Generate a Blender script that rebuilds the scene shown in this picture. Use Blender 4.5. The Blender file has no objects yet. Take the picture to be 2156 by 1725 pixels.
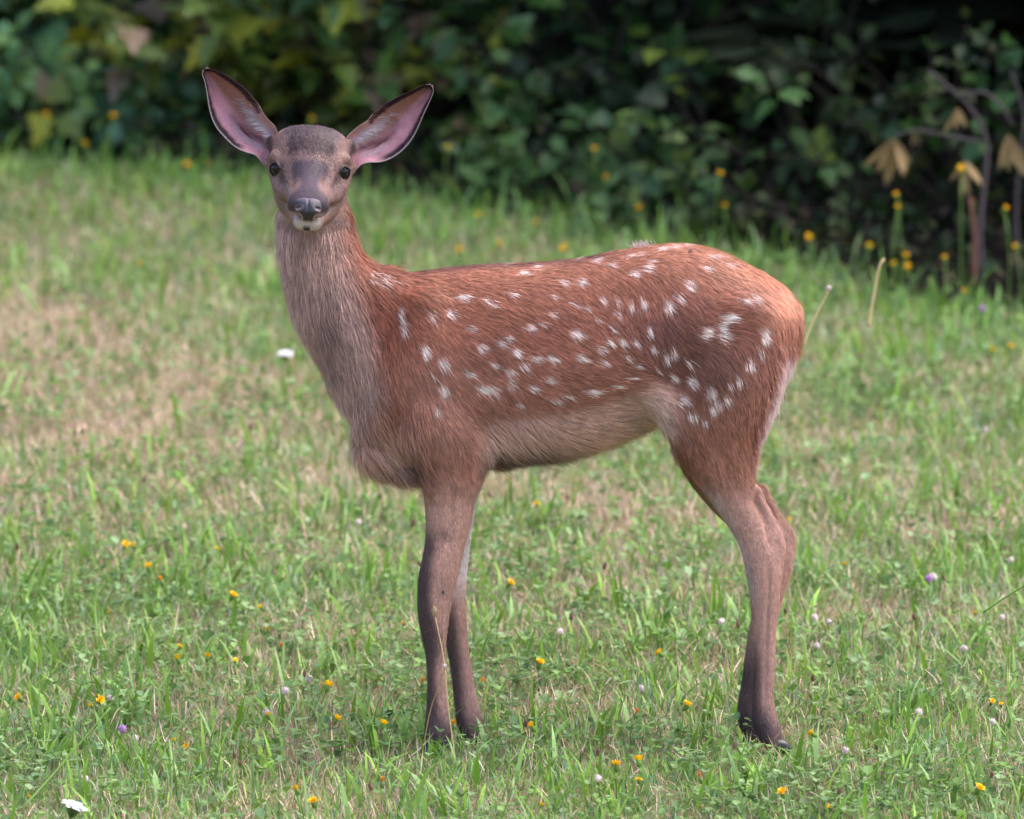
import bpy, bmesh, math, random
import numpy as np
from mathutils import Vector, Matrix

random.seed(7)
rng = np.random.default_rng(11)
R = math.radians
scene = bpy.context.scene
col = scene.collection

# ------------------------------------------------------------------ camera
CAM = np.array([0.0, -15.0, 1.6])
ZC = 0.54
PITCH = math.atan2(1.6 - ZC, 15.0)
SU = 0.0007537                      # metres per picture unit at the fawn (2156 units across)
FU = math.hypot(15.0, 1.6 - ZC) / SU
cfw = np.array([0, math.cos(PITCH), -math.sin(PITCH)])
cup = np.array([0, math.sin(PITCH), math.cos(PITCH)])
cam_d = bpy.data.cameras.new('camera')
cam = bpy.data.objects.new('camera', cam_d); col.objects.link(cam)
cam.location = CAM; cam.rotation_euler = (math.pi/2 - PITCH, 0, 0)
cam_d.sensor_width = 36.0
cam_d.lens = 36.0 * FU / 2156.0
cam_d.clip_end = 2000; cam_d.clip_start = 0.5
cam_d.dof.use_dof = True
cam_d.dof.focus_distance = 14.97
cam_d.dof.aperture_fstop = 5.8
scene.camera = cam

# ------------------------------------------------------------------ world, sun, exposure
SUN_EL, SUN_AZ = R(64), R(95)       # azimuth from +Y (away from camera) towards +X
world = bpy.data.worlds.new('World'); scene.world = world
world.use_nodes = True
wn = world.node_tree.nodes; wl = world.node_tree.links
sky = wn.new('ShaderNodeTexSky'); sky.sky_type = 'NISHITA'; sky.sun_disc = False
sky.sun_elevation = SUN_EL; sky.sun_rotation = SUN_AZ
sky.air_density = 1.0; sky.dust_density = 4.0; sky.ozone_density = 1.0
bg = wn['Background']; bg.inputs['Strength'].default_value = 0.15
wl.new(sky.outputs['Color'], bg.inputs['Color'])
sun_d = bpy.data.lights.new('sun', 'SUN'); sun_d.energy = 0.9; sun_d.angle = R(60)
sun_d.color = (1.0, 0.97, 0.93)
sun = bpy.data.objects.new('sun', sun_d); col.objects.link(sun)
sdir = Vector((math.sin(SUN_AZ)*math.cos(SUN_EL), math.cos(SUN_AZ)*math.cos(SUN_EL), math.sin(SUN_EL)))
sun.rotation_euler = sdir.to_track_quat('Z', 'Y').to_euler()
sun.location = (5, 5, 12)
vs = scene.view_settings
vs.view_transform = 'Standard'; vs.look = 'None'; vs.gamma = 1.0; vs.exposure = 1.5
vs.use_curve_mapping = False
scene.cycles.use_denoising = True
scene.cycles.max_bounces = 6; scene.cycles.diffuse_bounces = 3; scene.cycles.transparent_max_bounces = 4
scene.cycles.caustics_reflective = False; scene.cycles.caustics_refractive = False

# ------------------------------------------------------------------ helpers
def lin(c):
    c = np.asarray(c, dtype=float) / 255.0
    return np.where(c <= 0.04045, c / 12.92, ((c + 0.055) / 1.055) ** 2.4)
def sm(x, a, b):
    t = np.clip((x - a) / (b - a), 0, 1); return t * t * (3 - 2 * t)
def P(u, v, y):
    """world point on the plane Y=y seen at picture unit (u, v)"""
    u = np.asarray(u, float); v = np.asarray(v, float); y = np.asarray(y, float)
    a = (u - 1078.0) / FU; b = -(v - 862.5) / FU
    dx = a; dy = cfw[1] + b * cup[1]; dz = cfw[2] + b * cup[2]
    s = (y - CAM[1]) / dy
    return np.stack([CAM[0] + dx * s, y + 0 * dx, CAM[2] + dz * s], -1)
def UV(p):
    q = p - CAM
    d = q @ cfw
    return 1078.0 + FU * q[..., 0] / d, 862.5 - FU * (q @ cup) / d
def ground_z(x, y):
    x = np.asarray(x, float); y = np.asarray(y, float)
    a = np.where(y > -1.5, 0.1 * y, -0.15 - 0.05 * (1 - np.exp(np.minimum(y + 1.5, 0) / 0.5)))
    a = np.where(y > 9.0, 0.9 + 6.0 * (1 - np.exp(-np.maximum(y - 9.0, 0) * 0.1 / 6.0)), a)
    return a + 0.008 * np.sin(2.1 * x + 0.7) * np.sin(1.7 * y + 0.3) * np.clip(np.abs(y) , 0, 1)
def ground_hit(u, v):
    """ground point seen at (u, v)"""
    lo, hi = -6.0, 30.0
    for _ in range(50):
        m = 0.5 * (lo + hi); p = P(u, v, m)
        if p[2] > ground_z(p[0], m): lo = m
        else: hi = m
    return P(u, v, lo)

def vnoise(p, seed=0):
    """smooth value noise on an (n, k) array, range 0..1"""
    p = np.asarray(p, float); k = p.shape[1]
    i = np.floor(p).astype(np.int64); f = p - i; f = f * f * (3 - 2 * f)
    prim = np.array([73856093, 19349663, 83492791])[:k]
    out = np.zeros(len(p))
    for c in range(2 ** k):
        off = np.array([(c >> j) & 1 for j in range(k)])
        h = ((i + off) * prim).sum(1) + seed * 2654435
        h = (h ^ (h >> 13)) * 1274126177; h = (h ^ (h >> 16)) & 0xFFFFFF
        w = np.prod(np.where(off == 1, f, 1 - f), axis=1)
        out += w * (h / 0xFFFFFF)
    return out

def mesh_np(name, V, faces, colors=None, smooth=False):
    """faces: list of int arrays (n, k) for various k"""
    me = bpy.data.meshes.new(name)
    V = np.asarray(V, np.float32)
    me.vertices.add(len(V)); me.vertices.foreach_set('co', V.ravel())
    loops = np.concatenate([f.ravel() for f in faces]).astype(np.int32)
    tot = np.concatenate([np.full(len(f), f.shape[1], np.int32) for f in faces])
    start = np.concatenate([[0], np.cumsum(tot)[:-1]]).astype(np.int32)
    me.loops.add(len(loops)); me.loops.foreach_set('vertex_index', loops)
    me.polygons.add(len(tot)); me.polygons.foreach_set('loop_start', start)
    me.polygons.foreach_set('loop_total', tot)
    me.polygons.foreach_set('use_smooth', np.full(len(tot), smooth, bool))
    me.update(calc_edges=True)
    if colors is not None:
        at = me.color_attributes.new('tint', 'FLOAT_COLOR', 'POINT')
        c = np.ones((len(V), 4), np.float32); c[:, :3] = colors
        at.data.foreach_set('color', c.ravel())
    return me
def link(name, me, mat=None, parent=None):
    o = bpy.data.objects.new(name, me); col.objects.link(o)
    if mat is not None: me.materials.append(mat)
    if parent is not None: o.parent = parent
    return o
def empty(name, loc=(0, 0, 0)):
    o = bpy.data.objects.new(name, None); col.objects.link(o); o.location = loc
    o.empty_display_size = 0.05
    return o
def tag(o, label, cat, group=None):
    o['label'] = label; o['category'] = cat
    if group: o['group'] = group
    return o

def mat_plain(name, c, rough=0.6, spec=0.3, **kw):
    m = bpy.data.materials.new(name); m.use_nodes = True
    b = m.node_tree.nodes['Principled BSDF']
    b.inputs['Base Color'].default_value = (*c, 1); b.inputs['Roughness'].default_value = rough
    b.inputs['Specular IOR Level'].default_value = spec
    for k, v in kw.items(): b.inputs[k.replace('_', ' ')].default_value = v
    # a little unevenness
    nt = m.node_tree; nz = nt.nodes.new('ShaderNodeTexNoise'); nz.inputs['Scale'].default_value = 180
    hs = nt.nodes.new('ShaderNodeHueSaturation'); mr = nt.nodes.new('ShaderNodeMapRange')
    mr.inputs['To Min'].default_value = 0.7; mr.inputs['To Max'].default_value = 1.3
    tc = nt.nodes.new('ShaderNodeTexCoord'); nt.links.new(tc.outputs['Object'], nz.inputs['Vector'])
    nt.links.new(nz.outputs['Fac'], mr.inputs['Value']); nt.links.new(mr.outputs['Result'], hs.inputs['Value'])
    hs.inputs['Color'].default_value = (*c, 1); nt.links.new(hs.outputs['Color'], b.inputs['Base Color'])
    return m
def mat_tint(name, rough=0.6, spec=0.3, trans=0.0, objvar=0.0, noise=0.0, nscale=200.0, sheen=0.0):
    """material that takes its pigment from the mesh attribute 'tint'"""
    m = bpy.data.materials.new(name); m.use_nodes = True
    nt = m.node_tree; b = nt.nodes['Principled BSDF']; out = nt.nodes['Material Output']
    a = nt.nodes.new('ShaderNodeAttribute'); a.attribute_name = 'tint'
    c = a.outputs['Color']
    if noise:
        nz = nt.nodes.new('ShaderNodeTexNoise'); nz.inputs['Scale'].default_value = nscale
        tc = nt.nodes.new('ShaderNodeTexCoord'); nt.links.new(tc.outputs['Object'], nz.inputs['Vector'])
        mr = nt.nodes.new('ShaderNodeMapRange'); mr.inputs['To Min'].default_value = 1 - noise; mr.inputs['To Max'].default_value = 1 + noise
        nt.links.new(nz.outputs['Fac'], mr.inputs['Value'])
        hs = nt.nodes.new('ShaderNodeHueSaturation'); nt.links.new(c, hs.inputs['Color']); nt.links.new(mr.outputs['Result'], hs.inputs['Value'])
        c = hs.outputs['Color']
    if objvar:
        oi = nt.nodes.new('ShaderNodeObjectInfo'); mr = nt.nodes.new('ShaderNodeMapRange')
        mr.inputs['To Min'].default_value = 1 - objvar; mr.inputs['To Max'].default_value = 1 + objvar
        nt.links.new(oi.outputs['Random'], mr.inputs['Value'])
        hs = nt.nodes.new('ShaderNodeHueSaturation'); nt.links.new(c, hs.inputs['Color']); nt.links.new(mr.outputs['Result'], hs.inputs['Value'])
        c = hs.outputs['Color']
    nt.links.new(c, b.inputs['Base Color'])
    b.inputs['Roughness'].default_value = rough; b.inputs['Specular IOR Level'].default_value = spec
    if sheen:
        b.inputs['Sheen Weight'].default_value = sheen; b.inputs['Sheen Roughness'].default_value = 0.4
    if trans:
        t = nt.nodes.new('ShaderNodeBsdfTranslucent'); nt.links.new(c, t.inputs['Color'])
        mx = nt.nodes.new('ShaderNodeMixShader'); mx.inputs['Fac'].default_value = trans
        nt.links.new(b.outputs['BSDF'], mx.inputs[1]); nt.links.new(t.outputs['BSDF'], mx.inputs[2])
        nt.links.new(mx.outputs['Shader'], out.inputs['Surface'])
    return m

def spline(pts, n):
    """Catmull-Rom resample of an (m, k) array, roughly even in arc length"""
    pts = np.asarray(pts, float)
    p = np.vstack([2 * pts[0] - pts[1], pts, 2 * pts[-1] - pts[-2]])
    seg = []
    for i in range(1, len(p) - 2):
        t = np.linspace(0, 1, 12, endpoint=False)[:, None]
        a, b, c, d = p[i - 1], p[i], p[i + 1], p[i + 2]
        seg.append(0.5 * (2 * b + (c - a) * t + (2 * a - 5 * b + 4 * c - d) * t ** 2 + (3 * b - a - 3 * c + d) * t ** 3))
    q = np.vstack(seg + [pts[-1:]])
    s = np.concatenate([[0], np.cumsum(np.linalg.norm(np.diff(q[:, :min(3, q.shape[1])], axis=0), axis=1))])
    w = np.linspace(0, s[-1], n)
    return np.stack([np.interp(w, s, q[:, k]) for k in range(q.shape[1])], -1)

def rings_mesh(rings):
    """closed loft through rings (m, k, 3) with fan caps"""
    rings = np.asarray(rings); m, k, _ = rings.shape
    V = np.vstack([rings.reshape(-1, 3), rings[0].mean(0)[None], rings[-1].mean(0)[None]])
    i = np.arange(m - 1)[:, None] * k; j = np.arange(k)[None]; j2 = (j + 1) % k
    q = np.stack([i + j, i + j2, i + k + j2, i + k + j], -1).reshape(-1, 4)
    j = np.arange(k); j2 = (j + 1) % k
    c0 = np.stack([j2, j, np.full(k, m * k)], -1)
    b = (m - 1) * k
    c1 = np.stack([b + j, b + j2, np.full(k, m * k + 1)], -1)
    return V, q, np.vstack([c0, c1])

def tube_np(path, radii, k=6):
    """round tube along a path"""
    path = np.asarray(path, float); n = len(path); radii = np.broadcast_to(radii, (n,))
    t = np.gradient(path, axis=0); t /= np.linalg.norm(t, axis=1, keepdims=True) + 1e-12
    ref = np.array([0.31, 0.9, 0.12]) if abs(t[0] @ np.array([0.31, 0.9, 0.12])) < 0.9 else np.array([1.0, 0, 0])
    a = np.cross(t, ref); a /= np.linalg.norm(a, axis=1, keepdims=True) + 1e-12
    b = np.cross(t, a)
    th = np.arange(k) * 2 * math.pi / k
    rings = path[:, None] + radii[:, None, None] * (np.cos(th)[None, :, None] * a[:, None] + np.sin(th)[None, :, None] * b[:, None])
    return rings_mesh(rings)
class Acc:
    """collects pieces of one mesh"""
    def __init__(s): s.V, s.F, s.C, s.n = [], {}, [], 0
    def add(s, V, *faces, color=(1, 1, 1)):
        V = np.asarray(V, float)
        for f in faces:
            f = np.asarray(f)
            if len(f): s.F.setdefault(f.shape[1], []).append(f + s.n)
        s.V.append(V); s.C.append(np.broadcast_to(np.asarray(color, float), (len(V), 3))); s.n += len(V)
    def mesh(s, name, smooth=True):
        return mesh_np(name, np.vstack(s.V), [np.vstack(f) for f in s.F.values()], np.vstack(s.C), smooth)

# ------------------------------------------------------------------ ground
def make_ground():
    xs = np.concatenate([-np.geomspace(150, 3, 14), np.linspace(-2.6, 2.6, 40), np.geomspace(3, 150, 14)])
    ys = np.concatenate([-np.geomspace(150, 4, 12), np.linspace(-3.5, 11, 90), np.geomspace(12, 250, 16)])
    X, Y = np.meshgrid(xs, ys)
    Z = ground_z(X, Y)
    V = np.stack([X, Y, Z], -1).reshape(-1, 3)
    nx = len(xs); i = (np.arange(len(ys) - 1)[:, None] * nx + np.arange(nx - 1)[None]).ravel()
    me = mesh_np('ground', V, [np.stack([i, i + 1, i + nx + 1, i + nx], -1)], None, True)
    m = bpy.data.materials.new('meadow_soil'); m.use_nodes = True
    nt = m.node_tree; b = nt.nodes['Principled BSDF']; b.inputs['Roughness'].default_value = 0.95
    b.inputs['Specular IOR Level'].default_value = 0.1
    tc = nt.nodes.new('ShaderNodeTexCoord')
    n1 = nt.nodes.new('ShaderNodeTexNoise'); n1.inputs['Scale'].default_value = 60; n1.inputs['Detail'].default_value = 8
    n2 = nt.nodes.new('ShaderNodeTexNoise'); n2.inputs['Scale'].default_value = 2.5
    for n in (n1, n2): nt.links.new(tc.outputs['Object'], n.inputs['Vector'])
    r1 = nt.nodes.new('ShaderNodeValToRGB')
    r1.color_ramp.elements[0].color = (0.09, 0.085, 0.04, 1); r1.color_ramp.elements[1].color = (0.34, 0.26, 0.17, 1)
    r1.color_ramp.elements[0].position = 0.3; r1.color_ramp.elements[1].position = 0.75
    r2 = nt.nodes.new('ShaderNodeValToRGB')
    r2.color_ramp.elements[0].color = (0.10, 0.15, 0.045, 1); r2.color_ramp.elements[1].color = (0.25, 0.19, 0.11, 1)
    nt.links.new(n1.outputs['Fac'], r1.inputs['Fac']); nt.links.new(n2.outputs['Fac'], r2.inputs['Fac'])
    mx = nt.nodes.new('ShaderNodeMixRGB'); mx.inputs['Fac'].default_value = 0.5
    nt.links.new(r1.outputs['Color'], mx.inputs['Color1']); nt.links.new(r2.outputs['Color'], mx.inputs['Color2'])
    bp = nt.nodes.new('ShaderNodeBump'); bp.inputs['Strength'].default_value = 0.6; bp.inputs['Distance'].default_value = 0.02
    nt.links.new(n1.outputs['Fac'], bp.inputs['Height']); nt.links.new(bp.outputs['Normal'], b.inputs['Normal'])
    nt.links.new(mx.outputs['Color'], b.inputs['Base Color'])
    o = link('ground', me, m); o['kind'] = 'structure'
make_ground()

# ------------------------------------------------------------------ fawn: body surface
def limb(st, n=40, k=28, cap0=True, cap1=True):
    """st rows: u, v, y(units, + away from the camera), r in the picture plane, r in depth"""
    st = np.asarray(st, float)
    s = spline(st, n)
    c = P(s[:, 0], s[:, 1], s[:, 2] * SU)
    t = np.gradient(c, axis=0); t[:, 1] *= 0.3; t /= np.linalg.norm(t, axis=1, keepdims=True)
    yv = np.array([0, 1.0, 0]); a = np.cross(t, yv); a /= np.linalg.norm(a, axis=1, keepdims=True)
    b = np.cross(t, a)
    r, d = s[:, 3] * SU, s[:, 4] * SU
    def end(i, sgn):                      # rounded ends
        out = []
        for f in (0.35, 0.65, 0.88, 0.98):
            w = math.sqrt(max(0, 1 - f * f)); out.append((c[i] + sgn * t[i] * min(r[i], d[i]) * f, r[i] * w, d[i] * w, a[i], b[i]))
        return out
    rows = [(c[i], r[i], d[i], a[i], b[i]) for i in range(n)]
    if cap0: rows = end(0, -1)[::-1] + rows
    if cap1: rows = rows + end(n - 1, 1)
    th = np.arange(k) * 2 * math.pi / k
    rings = [q[0] + np.cos(th)[:, None] * q[1] * q[3] + np.sin(th)[:, None] * q[2] * q[4] for q in rows]
    return rings_mesh(rings)
def blob(u, v, y, ru, rv, ry, rot=0.0):
    n, k = 14, 20
    ph = np.linspace(-math.pi / 2 + 0.05, math.pi / 2 - 0.05, n); th = np.arange(k) * 2 * math.pi / k
    c = P(u, v, y * SU); ca, sa = math.cos(rot), math.sin(rot)
    rings = []
    for p in ph:
        x = ru * math.cos(p) * np.cos(th); yy = ry * math.cos(p) * np.sin(th); z = np.full(k, rv * math.sin(p))
        rings.append(c + np.stack([x * ca - z * sa, yy, x * sa + z * ca], -1) * SU)
    return rings_mesh(rings)

def torso():
    st = np.array([
        (742, 800, 905, 22), (752, 740, 940, 44), (775, 660, 975, 70), (815, 590, 992, 92), (860, 574, 1000, 104), (900, 570, 1003, 110),
        (1000, 560, 990, 118), (1100, 556, 972, 126), (1200, 548, 960, 128), (1300, 530, 925, 124), (1400, 516, 880, 120),
        (1460, 518, 868, 118), (1520, 533, 862, 112), (1580, 562, 850, 100), (1630, 590, 825, 80), (1658, 612, 790, 58), (1674, 640, 750, 34), (1681, 668, 720, 14)], float)
    s = spline(st, 64); k = 40
    th = np.arange(k) * 2 * math.pi / k
    ex = 2 / 2.35
    cs = np.sign(np.cos(th)) * np.abs(np.cos(th)) ** ex; sn = np.sign(np.sin(th)) * np.abs(np.sin(th)) ** ex
    rings = []
    for u, t, b, w in s:
        c0, c1 = P(u, t, 0.0), P(u, b, 0.0)
        mid = c0 * 0.45 + c1 * 0.55
        h1, h2 = c0[2] - mid[2], mid[2] - c1[2]
        z = mid[2] + np.where(sn > 0, sn * h1, sn * h2)
        nb = float(np.interp(u, [800, 900, 1000], [0.5, 0.36, 0.12]))
        narrow = np.where(sn > 0, 1 - 0.28 * np.abs(sn) ** 2, 1 - nb * np.abs(sn) ** 1.5)
        rings.append(np.stack([np.full(k, c0[0]), cs * w * SU * narrow, z], -1))
    return rings_mesh(rings)

# head frame: t along the face (units), x to the picture's right, w upwards
H_PITCH = R(18); H_ROLL = R(3.6)
H_O = P(652.5, 359.5, -0.045)
HF = np.array([0.0, -math.cos(H_PITCH), -math.sin(H_PITCH)])
_hu = np.array([0.0, -math.sin(H_PITCH), math.cos(H_PITCH)]); _hr = np.array([1.0, 0, 0])
HR = _hr * math.cos(H_ROLL) - _hu * math.sin(H_ROLL)
HU = _hu * math.cos(H_ROLL) + _hr * math.sin(H_ROLL) * 0.35
HU /= np.linalg.norm(HU)
H_T0 = 135.0
def H(t, x, w):
    t, x, w = np.broadcast_arrays(np.asarray(t, float), np.asarray(x, float), np.asarray(w, float))
    return H_O + SU * ((t - H_T0)[..., None] * HF + x[..., None] * HR + w[..., None] * HU)
def Hinv(p):
    q = (p - H_O) / SU
    return q @ HF + H_T0, q @ HR, q @ HU
def head_loft(st, n=50, k=36, ex=2.45):
    s = spline(np.asarray(st, float), n)
    th = np.arange(k) * 2 * math.pi / k; e = 2 / ex
    cs = np.sign(np.cos(th)) * np.abs(np.cos(th)) ** e; sn = np.sign(np.sin(th)) * np.abs(np.sin(th)) ** e
    rings = []
    for t, w, top, bot, kk in s:
        mid = 0.5 * (top + bot); h = 0.5 * (top - bot)
        rings.append(H(t, cs * w * (1 + kk * sn), mid + h * sn))
    return rings_mesh(rings)
upper_head = [(6, 20, 22, -10, 0), (12, 45, 42, -30, 0), (35, 76, 62, -45, 0), (70, 86, 74, -58, -.04), (105, 86, 68, -66, -.08), (135, 78, 54, -68, -.2),
              (160, 66, 39, -66, -.32), (190, 54, 24, -60, -.36), (220, 45, 13, -54, -.3), (250, 42, 7, -50, -.12), (272, 42, 3, -50, -.02),
              (286, 38, -3, -49, 0), (294, 29, -9, -47, 0), (299, 12, -18, -38, 0)]
lower_head = [(55, 45, -20, -70, 0), (70, 68, -20, -88, 0), (105, 76, -25, -100, .05), (150, 67, -32, -104, .1), (200, 46, -42, -98, .05), (240, 33, -52, -88, 0),
              (265, 31, -53, -83, 0), (279, 26, -54, -79, 0), (286, 12, -58, -72, 0)]

LEGS = {
 'hind_near': [(1545, 660, -55, 112, 55), (1527, 780, -62, 122, 60), (1512, 870, -64, 112, 54), (1512, 935, -62, 92, 46), (1535, 1015, -60, 57, 36), (1560, 1075, -60, 41, 27),
               (1590, 1125, -60, 40, 24), (1603, 1165, -60, 40, 25), (1609, 1210, -60, 37, 25), (1610, 1260, -60, 31, 23), (1609, 1330, -60, 25, 20),
               (1608, 1420, -60, 22, 19), (1606, 1480, -60, 23, 20), (1609, 1515, -60, 28, 23), (1620, 1545, -60, 26, 22), (1627, 1562, -60, 20, 20)],
 'hind_far': [(1530, 700, 55, 110, 50), (1505, 860, 60, 100, 50), (1500, 950, 60, 78, 44), (1515, 1010, 62, 55, 34), (1555, 1068, 62, 43, 28), (1610, 1112, 62, 38, 26),
              (1634, 1145, 62, 37, 25), (1636, 1190, 62, 34, 25), (1622, 1250, 62, 29, 22), (1601, 1340, 62, 26, 20), (1589, 1420, 62, 25, 20),
              (1581, 1475, 62, 26, 21), (1577, 1505, 62, 26, 23), (1582, 1535, 62, 23, 21), (1586, 1550, 62, 18, 18)],
 'front_near': [(890, 640, -58, 58, 34), (900, 760, -66, 88, 40), (930, 860, -72, 98, 44), (950, 935, -76, 88, 42), (950, 990, -72, 70, 38), (946, 1046, -68, 54, 34), (944, 1090, -66, 48, 31), (935, 1155, -64, 41, 28),
                (922, 1215, -63, 40, 29), (915, 1260, -62, 36, 28), (913, 1300, -62, 32, 27), (914, 1340, -62, 26, 23), (917, 1373, -62, 21, 20),
                (919, 1430, -62, 19, 19), (920, 1495, -62, 22, 20), (921, 1530, -62, 27, 24), (922, 1555, -62, 29, 25), (922, 1566, -62, 26, 23)],
 'front_far': [(900, 760, 70, 80, 40), (945, 900, 72, 84, 42), (958, 985, 68, 64, 36), (955, 1046, 64, 50, 32), (953, 1100, 62, 43, 29), (950, 1160, 60, 38, 27), (944, 1215, 58, 38, 27),
               (946, 1267, 58, 35, 27), (957, 1330, 58, 27, 23), (965, 1373, 58, 22, 20), (974, 1430, 58, 22, 20), (981, 1480, 58, 24, 21), (989, 1520, 58, 27, 23), (996, 1545, 58, 26, 22), (999, 1552, 58, 23, 20)],
}
NECK = [(900, 815, 0, 140, 78), (858, 782, 0, 158, 82), (795, 702, 0, 146, 80), (722, 635, -2, 112, 74), (684, 570, -6, 88, 68), (666, 505, -10, 80, 64), (660, 440, -16, 74, 60), (660, 380, -18, 62, 56), (662, 340, -18, 50, 50)]
def build_body():
    A = Acc()
    A.add(*torso())
    for st in LEGS.values(): A.add(*limb(st))
    A.add(*limb(NECK))
    A.add(*blob(806, 945, 0, 64, 58, 52, R(-25)))           # brisket
    A.add(*blob(850, 990, 0, 50, 24, 50, R(-10)))
    for sy in (-1, 1):                                      # flank fold
        A.add(*limb([(1330, 800, 80 * sy, 50, 40), (1375, 825, 78 * sy, 48, 38), (1420, 860, 72 * sy, 48, 36), (1465, 905, 66 * sy, 52, 36)], 20))
    A.add(*blob(1668, 690, 0, 22, 62, 34, R(0)))            # tail
    A.add(*limb([(1588, 1030, -60, 12, 12), (1615, 1085, -60, 11, 10), (1638, 1138, -60, 14, 12), (1638, 1185, -60, 12, 13), (1628, 1260, -60, 12, 13)], 24))   # hock tendons
    A.add(*limb([(1600, 1030, 62, 13, 12), (1634, 1085, 62, 12, 11), (1660, 1132, 62, 15, 12), (1653, 1190, 62, 13, 13), (1636, 1260, 62, 11, 13)], 24))
    A.add(*head_loft(upper_head)); A.add(*head_loft(lower_head))
    for s in (-1, 1):                                       # brow, cheek and ear root
        for (t, x, w, r) in ((118, 64, 14, 21), (150, 52, -30, 24), (58, 74, 24, 20), (92, 74, -6, 20)):
            n, k = 10, 14
            ph = np.linspace(-1.5, 1.5, n); th = np.arange(k) * 2 * math.pi / k
            A.add(*rings_mesh([H(t + r * math.cos(p) * np.cos(th), s * x + r * math.cos(p) * np.sin(th), w + r * math.sin(p)) for p in ph]))
    me = mesh_np('body_blank', np.vstack(A.V), [np.vstack(f) for f in A.F.values()])
    o = bpy.data.objects.new('body_blank', me); col.objects.link(o)
    rm = o.modifiers.new('r', 'REMESH'); rm.mode = 'VOXEL'; rm.voxel_size = 0.0026
    sm_ = o.modifiers.new('s', 'SMOOTH'); sm_.factor = 0.5; sm_.iterations = 7
    dg = bpy.context.evaluated_depsgraph_get()
    ev = o.evaluated_get(dg); m2 = ev.to_mesh()
    nv = len(m2.vertices); V = np.empty(nv * 3, np.float32); m2.vertices.foreach_get('co', V); V = V.reshape(-1, 3).astype(float)
    lt = np.empty(len(m2.polygons), np.int32); m2.polygons.foreach_get('loop_total', lt)
    li = np.empty(len(m2.loops), np.int32); m2.loops.foreach_get('vertex_index', li)
    ls = np.empty(len(m2.polygons), np.int32); m2.polygons.foreach_get('loop_start', ls)
    q = ls[lt == 4][:, None] + np.arange(4); quads = li[q]
    tr = ls[lt == 3]; tris = li[tr[:, None] + np.arange(3)] if len(tr) else np.zeros((0, 3), np.int32)
    ev.to_mesh_clear()
    bpy.data.objects.remove(o); bpy.data.meshes.remove(me)
    return V, quads, tris
BV, BQ, BT = build_body()
def relax(V, Q):
    """melt the joints between the lofts and press in the hollows of the face"""
    e = np.vstack([Q[:, [0, 1]], Q[:, [1, 2]], Q[:, [2, 3]], Q[:, [3, 0]]])
    u, v = UV(V)
    m = np.zeros(len(V))
    for cu, cv, ru, rv, a in [(830, 720, 75, 170, 1), (865, 600, 80, 60, 1), (1400, 850, 70, 60, .8), (1440, 700, 60, 150, .6), (1000, 900, 50, 80, .6), (800, 880, 40, 40, .5)]:
        m = np.maximum(m, a * np.exp(-(((u - cu) / ru) ** 2 + ((v - cv) / rv) ** 2) ** 2))
    m = np.where(m < 0.02, 0, m)[:, None] * 0.6
    deg = np.bincount(e[:, 0], minlength=len(V)).astype(float)[:, None]
    for _ in range(60):
        s = np.stack([np.bincount(e[:, 0], V[e[:, 1], k], len(V)) for k in range(3)], -1)
        V = V + m * (s / np.maximum(deg, 1) - V)
    N = vnormals(V, Q)[0]
    yy = V[:, 1]; near = (yy < -0.03) & (N[:, 1] < 0)
    gl = np.zeros(len(V))
    for pts, wd, a in [([(928, 1290), (924, 1340), (926, 1400), (929, 1480)], 5, -3.0), ([(1588, 1050), (1610, 1100), (1622, 1150)], 7, -6.0), ([(1618, 1190), (1618, 1260), (1614, 1340), (1610, 1470)], 5, -3.5), ([(1556, 1120), (1575, 1180), (1585, 1250)], 6, -2.5), ([(905, 1170), (900, 1245), (903, 1300)], 9, 2.0), ([(945, 1010), (952, 1080), (945, 1150)], 8, -2.5), ([(1470, 880), (1520, 960), (1556, 1040)], 14, -3.0)]:
        q = np.array(pts, float); cu = np.interp(v, q[:, 1], q[:, 0]); inn = sm(v, q[0, 1] - 25, q[0, 1] + 15) * sm(v, q[-1, 1] + 25, q[-1, 1] - 15)
        gl += a * np.exp(-((u - cu) / wd) ** 2) * inn * near
    V = V + N * (gl * SU)[:, None]
    t, x, w = Hinv(V); ax = np.abs(x)
    d = np.zeros(len(V))
    for ct, cx, cw, rt, rx, rw, a in [(200, 36, 4, 38, 9, 22, -5.5), (172, 55, -12, 20, 7, 14, -4.5), (165, 58, -38, 22, 16, 16, 4), (276, 36, -30, 18, 10, 18, 3), (258, 34, -2, 14, 12, 12, -1.2), (140, 40, 36, 16, 12, 14, -2.5),
                                      (122, 66, 22, 18, 14, 9, 3.5), (218, 40, -44, 30, 12, 10, -4), (236, 0, 12, 28, 10, 10, 1.5), (112, 0, 70, 26, 30, 20, 3)]:
        d += a * np.exp(-(((t - ct) / rt) ** 2 + ((ax - cx) / rx) ** 2 + ((w - cw) / rw) ** 2))
    return V + N * (d * SU)[:, None]

def vnormals(V, Q):
    d1 = V[Q[:, 2]] - V[Q[:, 0]]; d2 = V[Q[:, 3]] - V[Q[:, 1]]
    fn = np.cross(d1, d2); N = np.zeros_like(V)
    for k in range(4): np.add.at(N, Q[:, k], fn)
    return N / (np.linalg.norm(N, axis=1, keepdims=True) + 1e-12), fn
BV = relax(BV, BQ)
BN, BFN = vnormals(BV, BQ)

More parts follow.
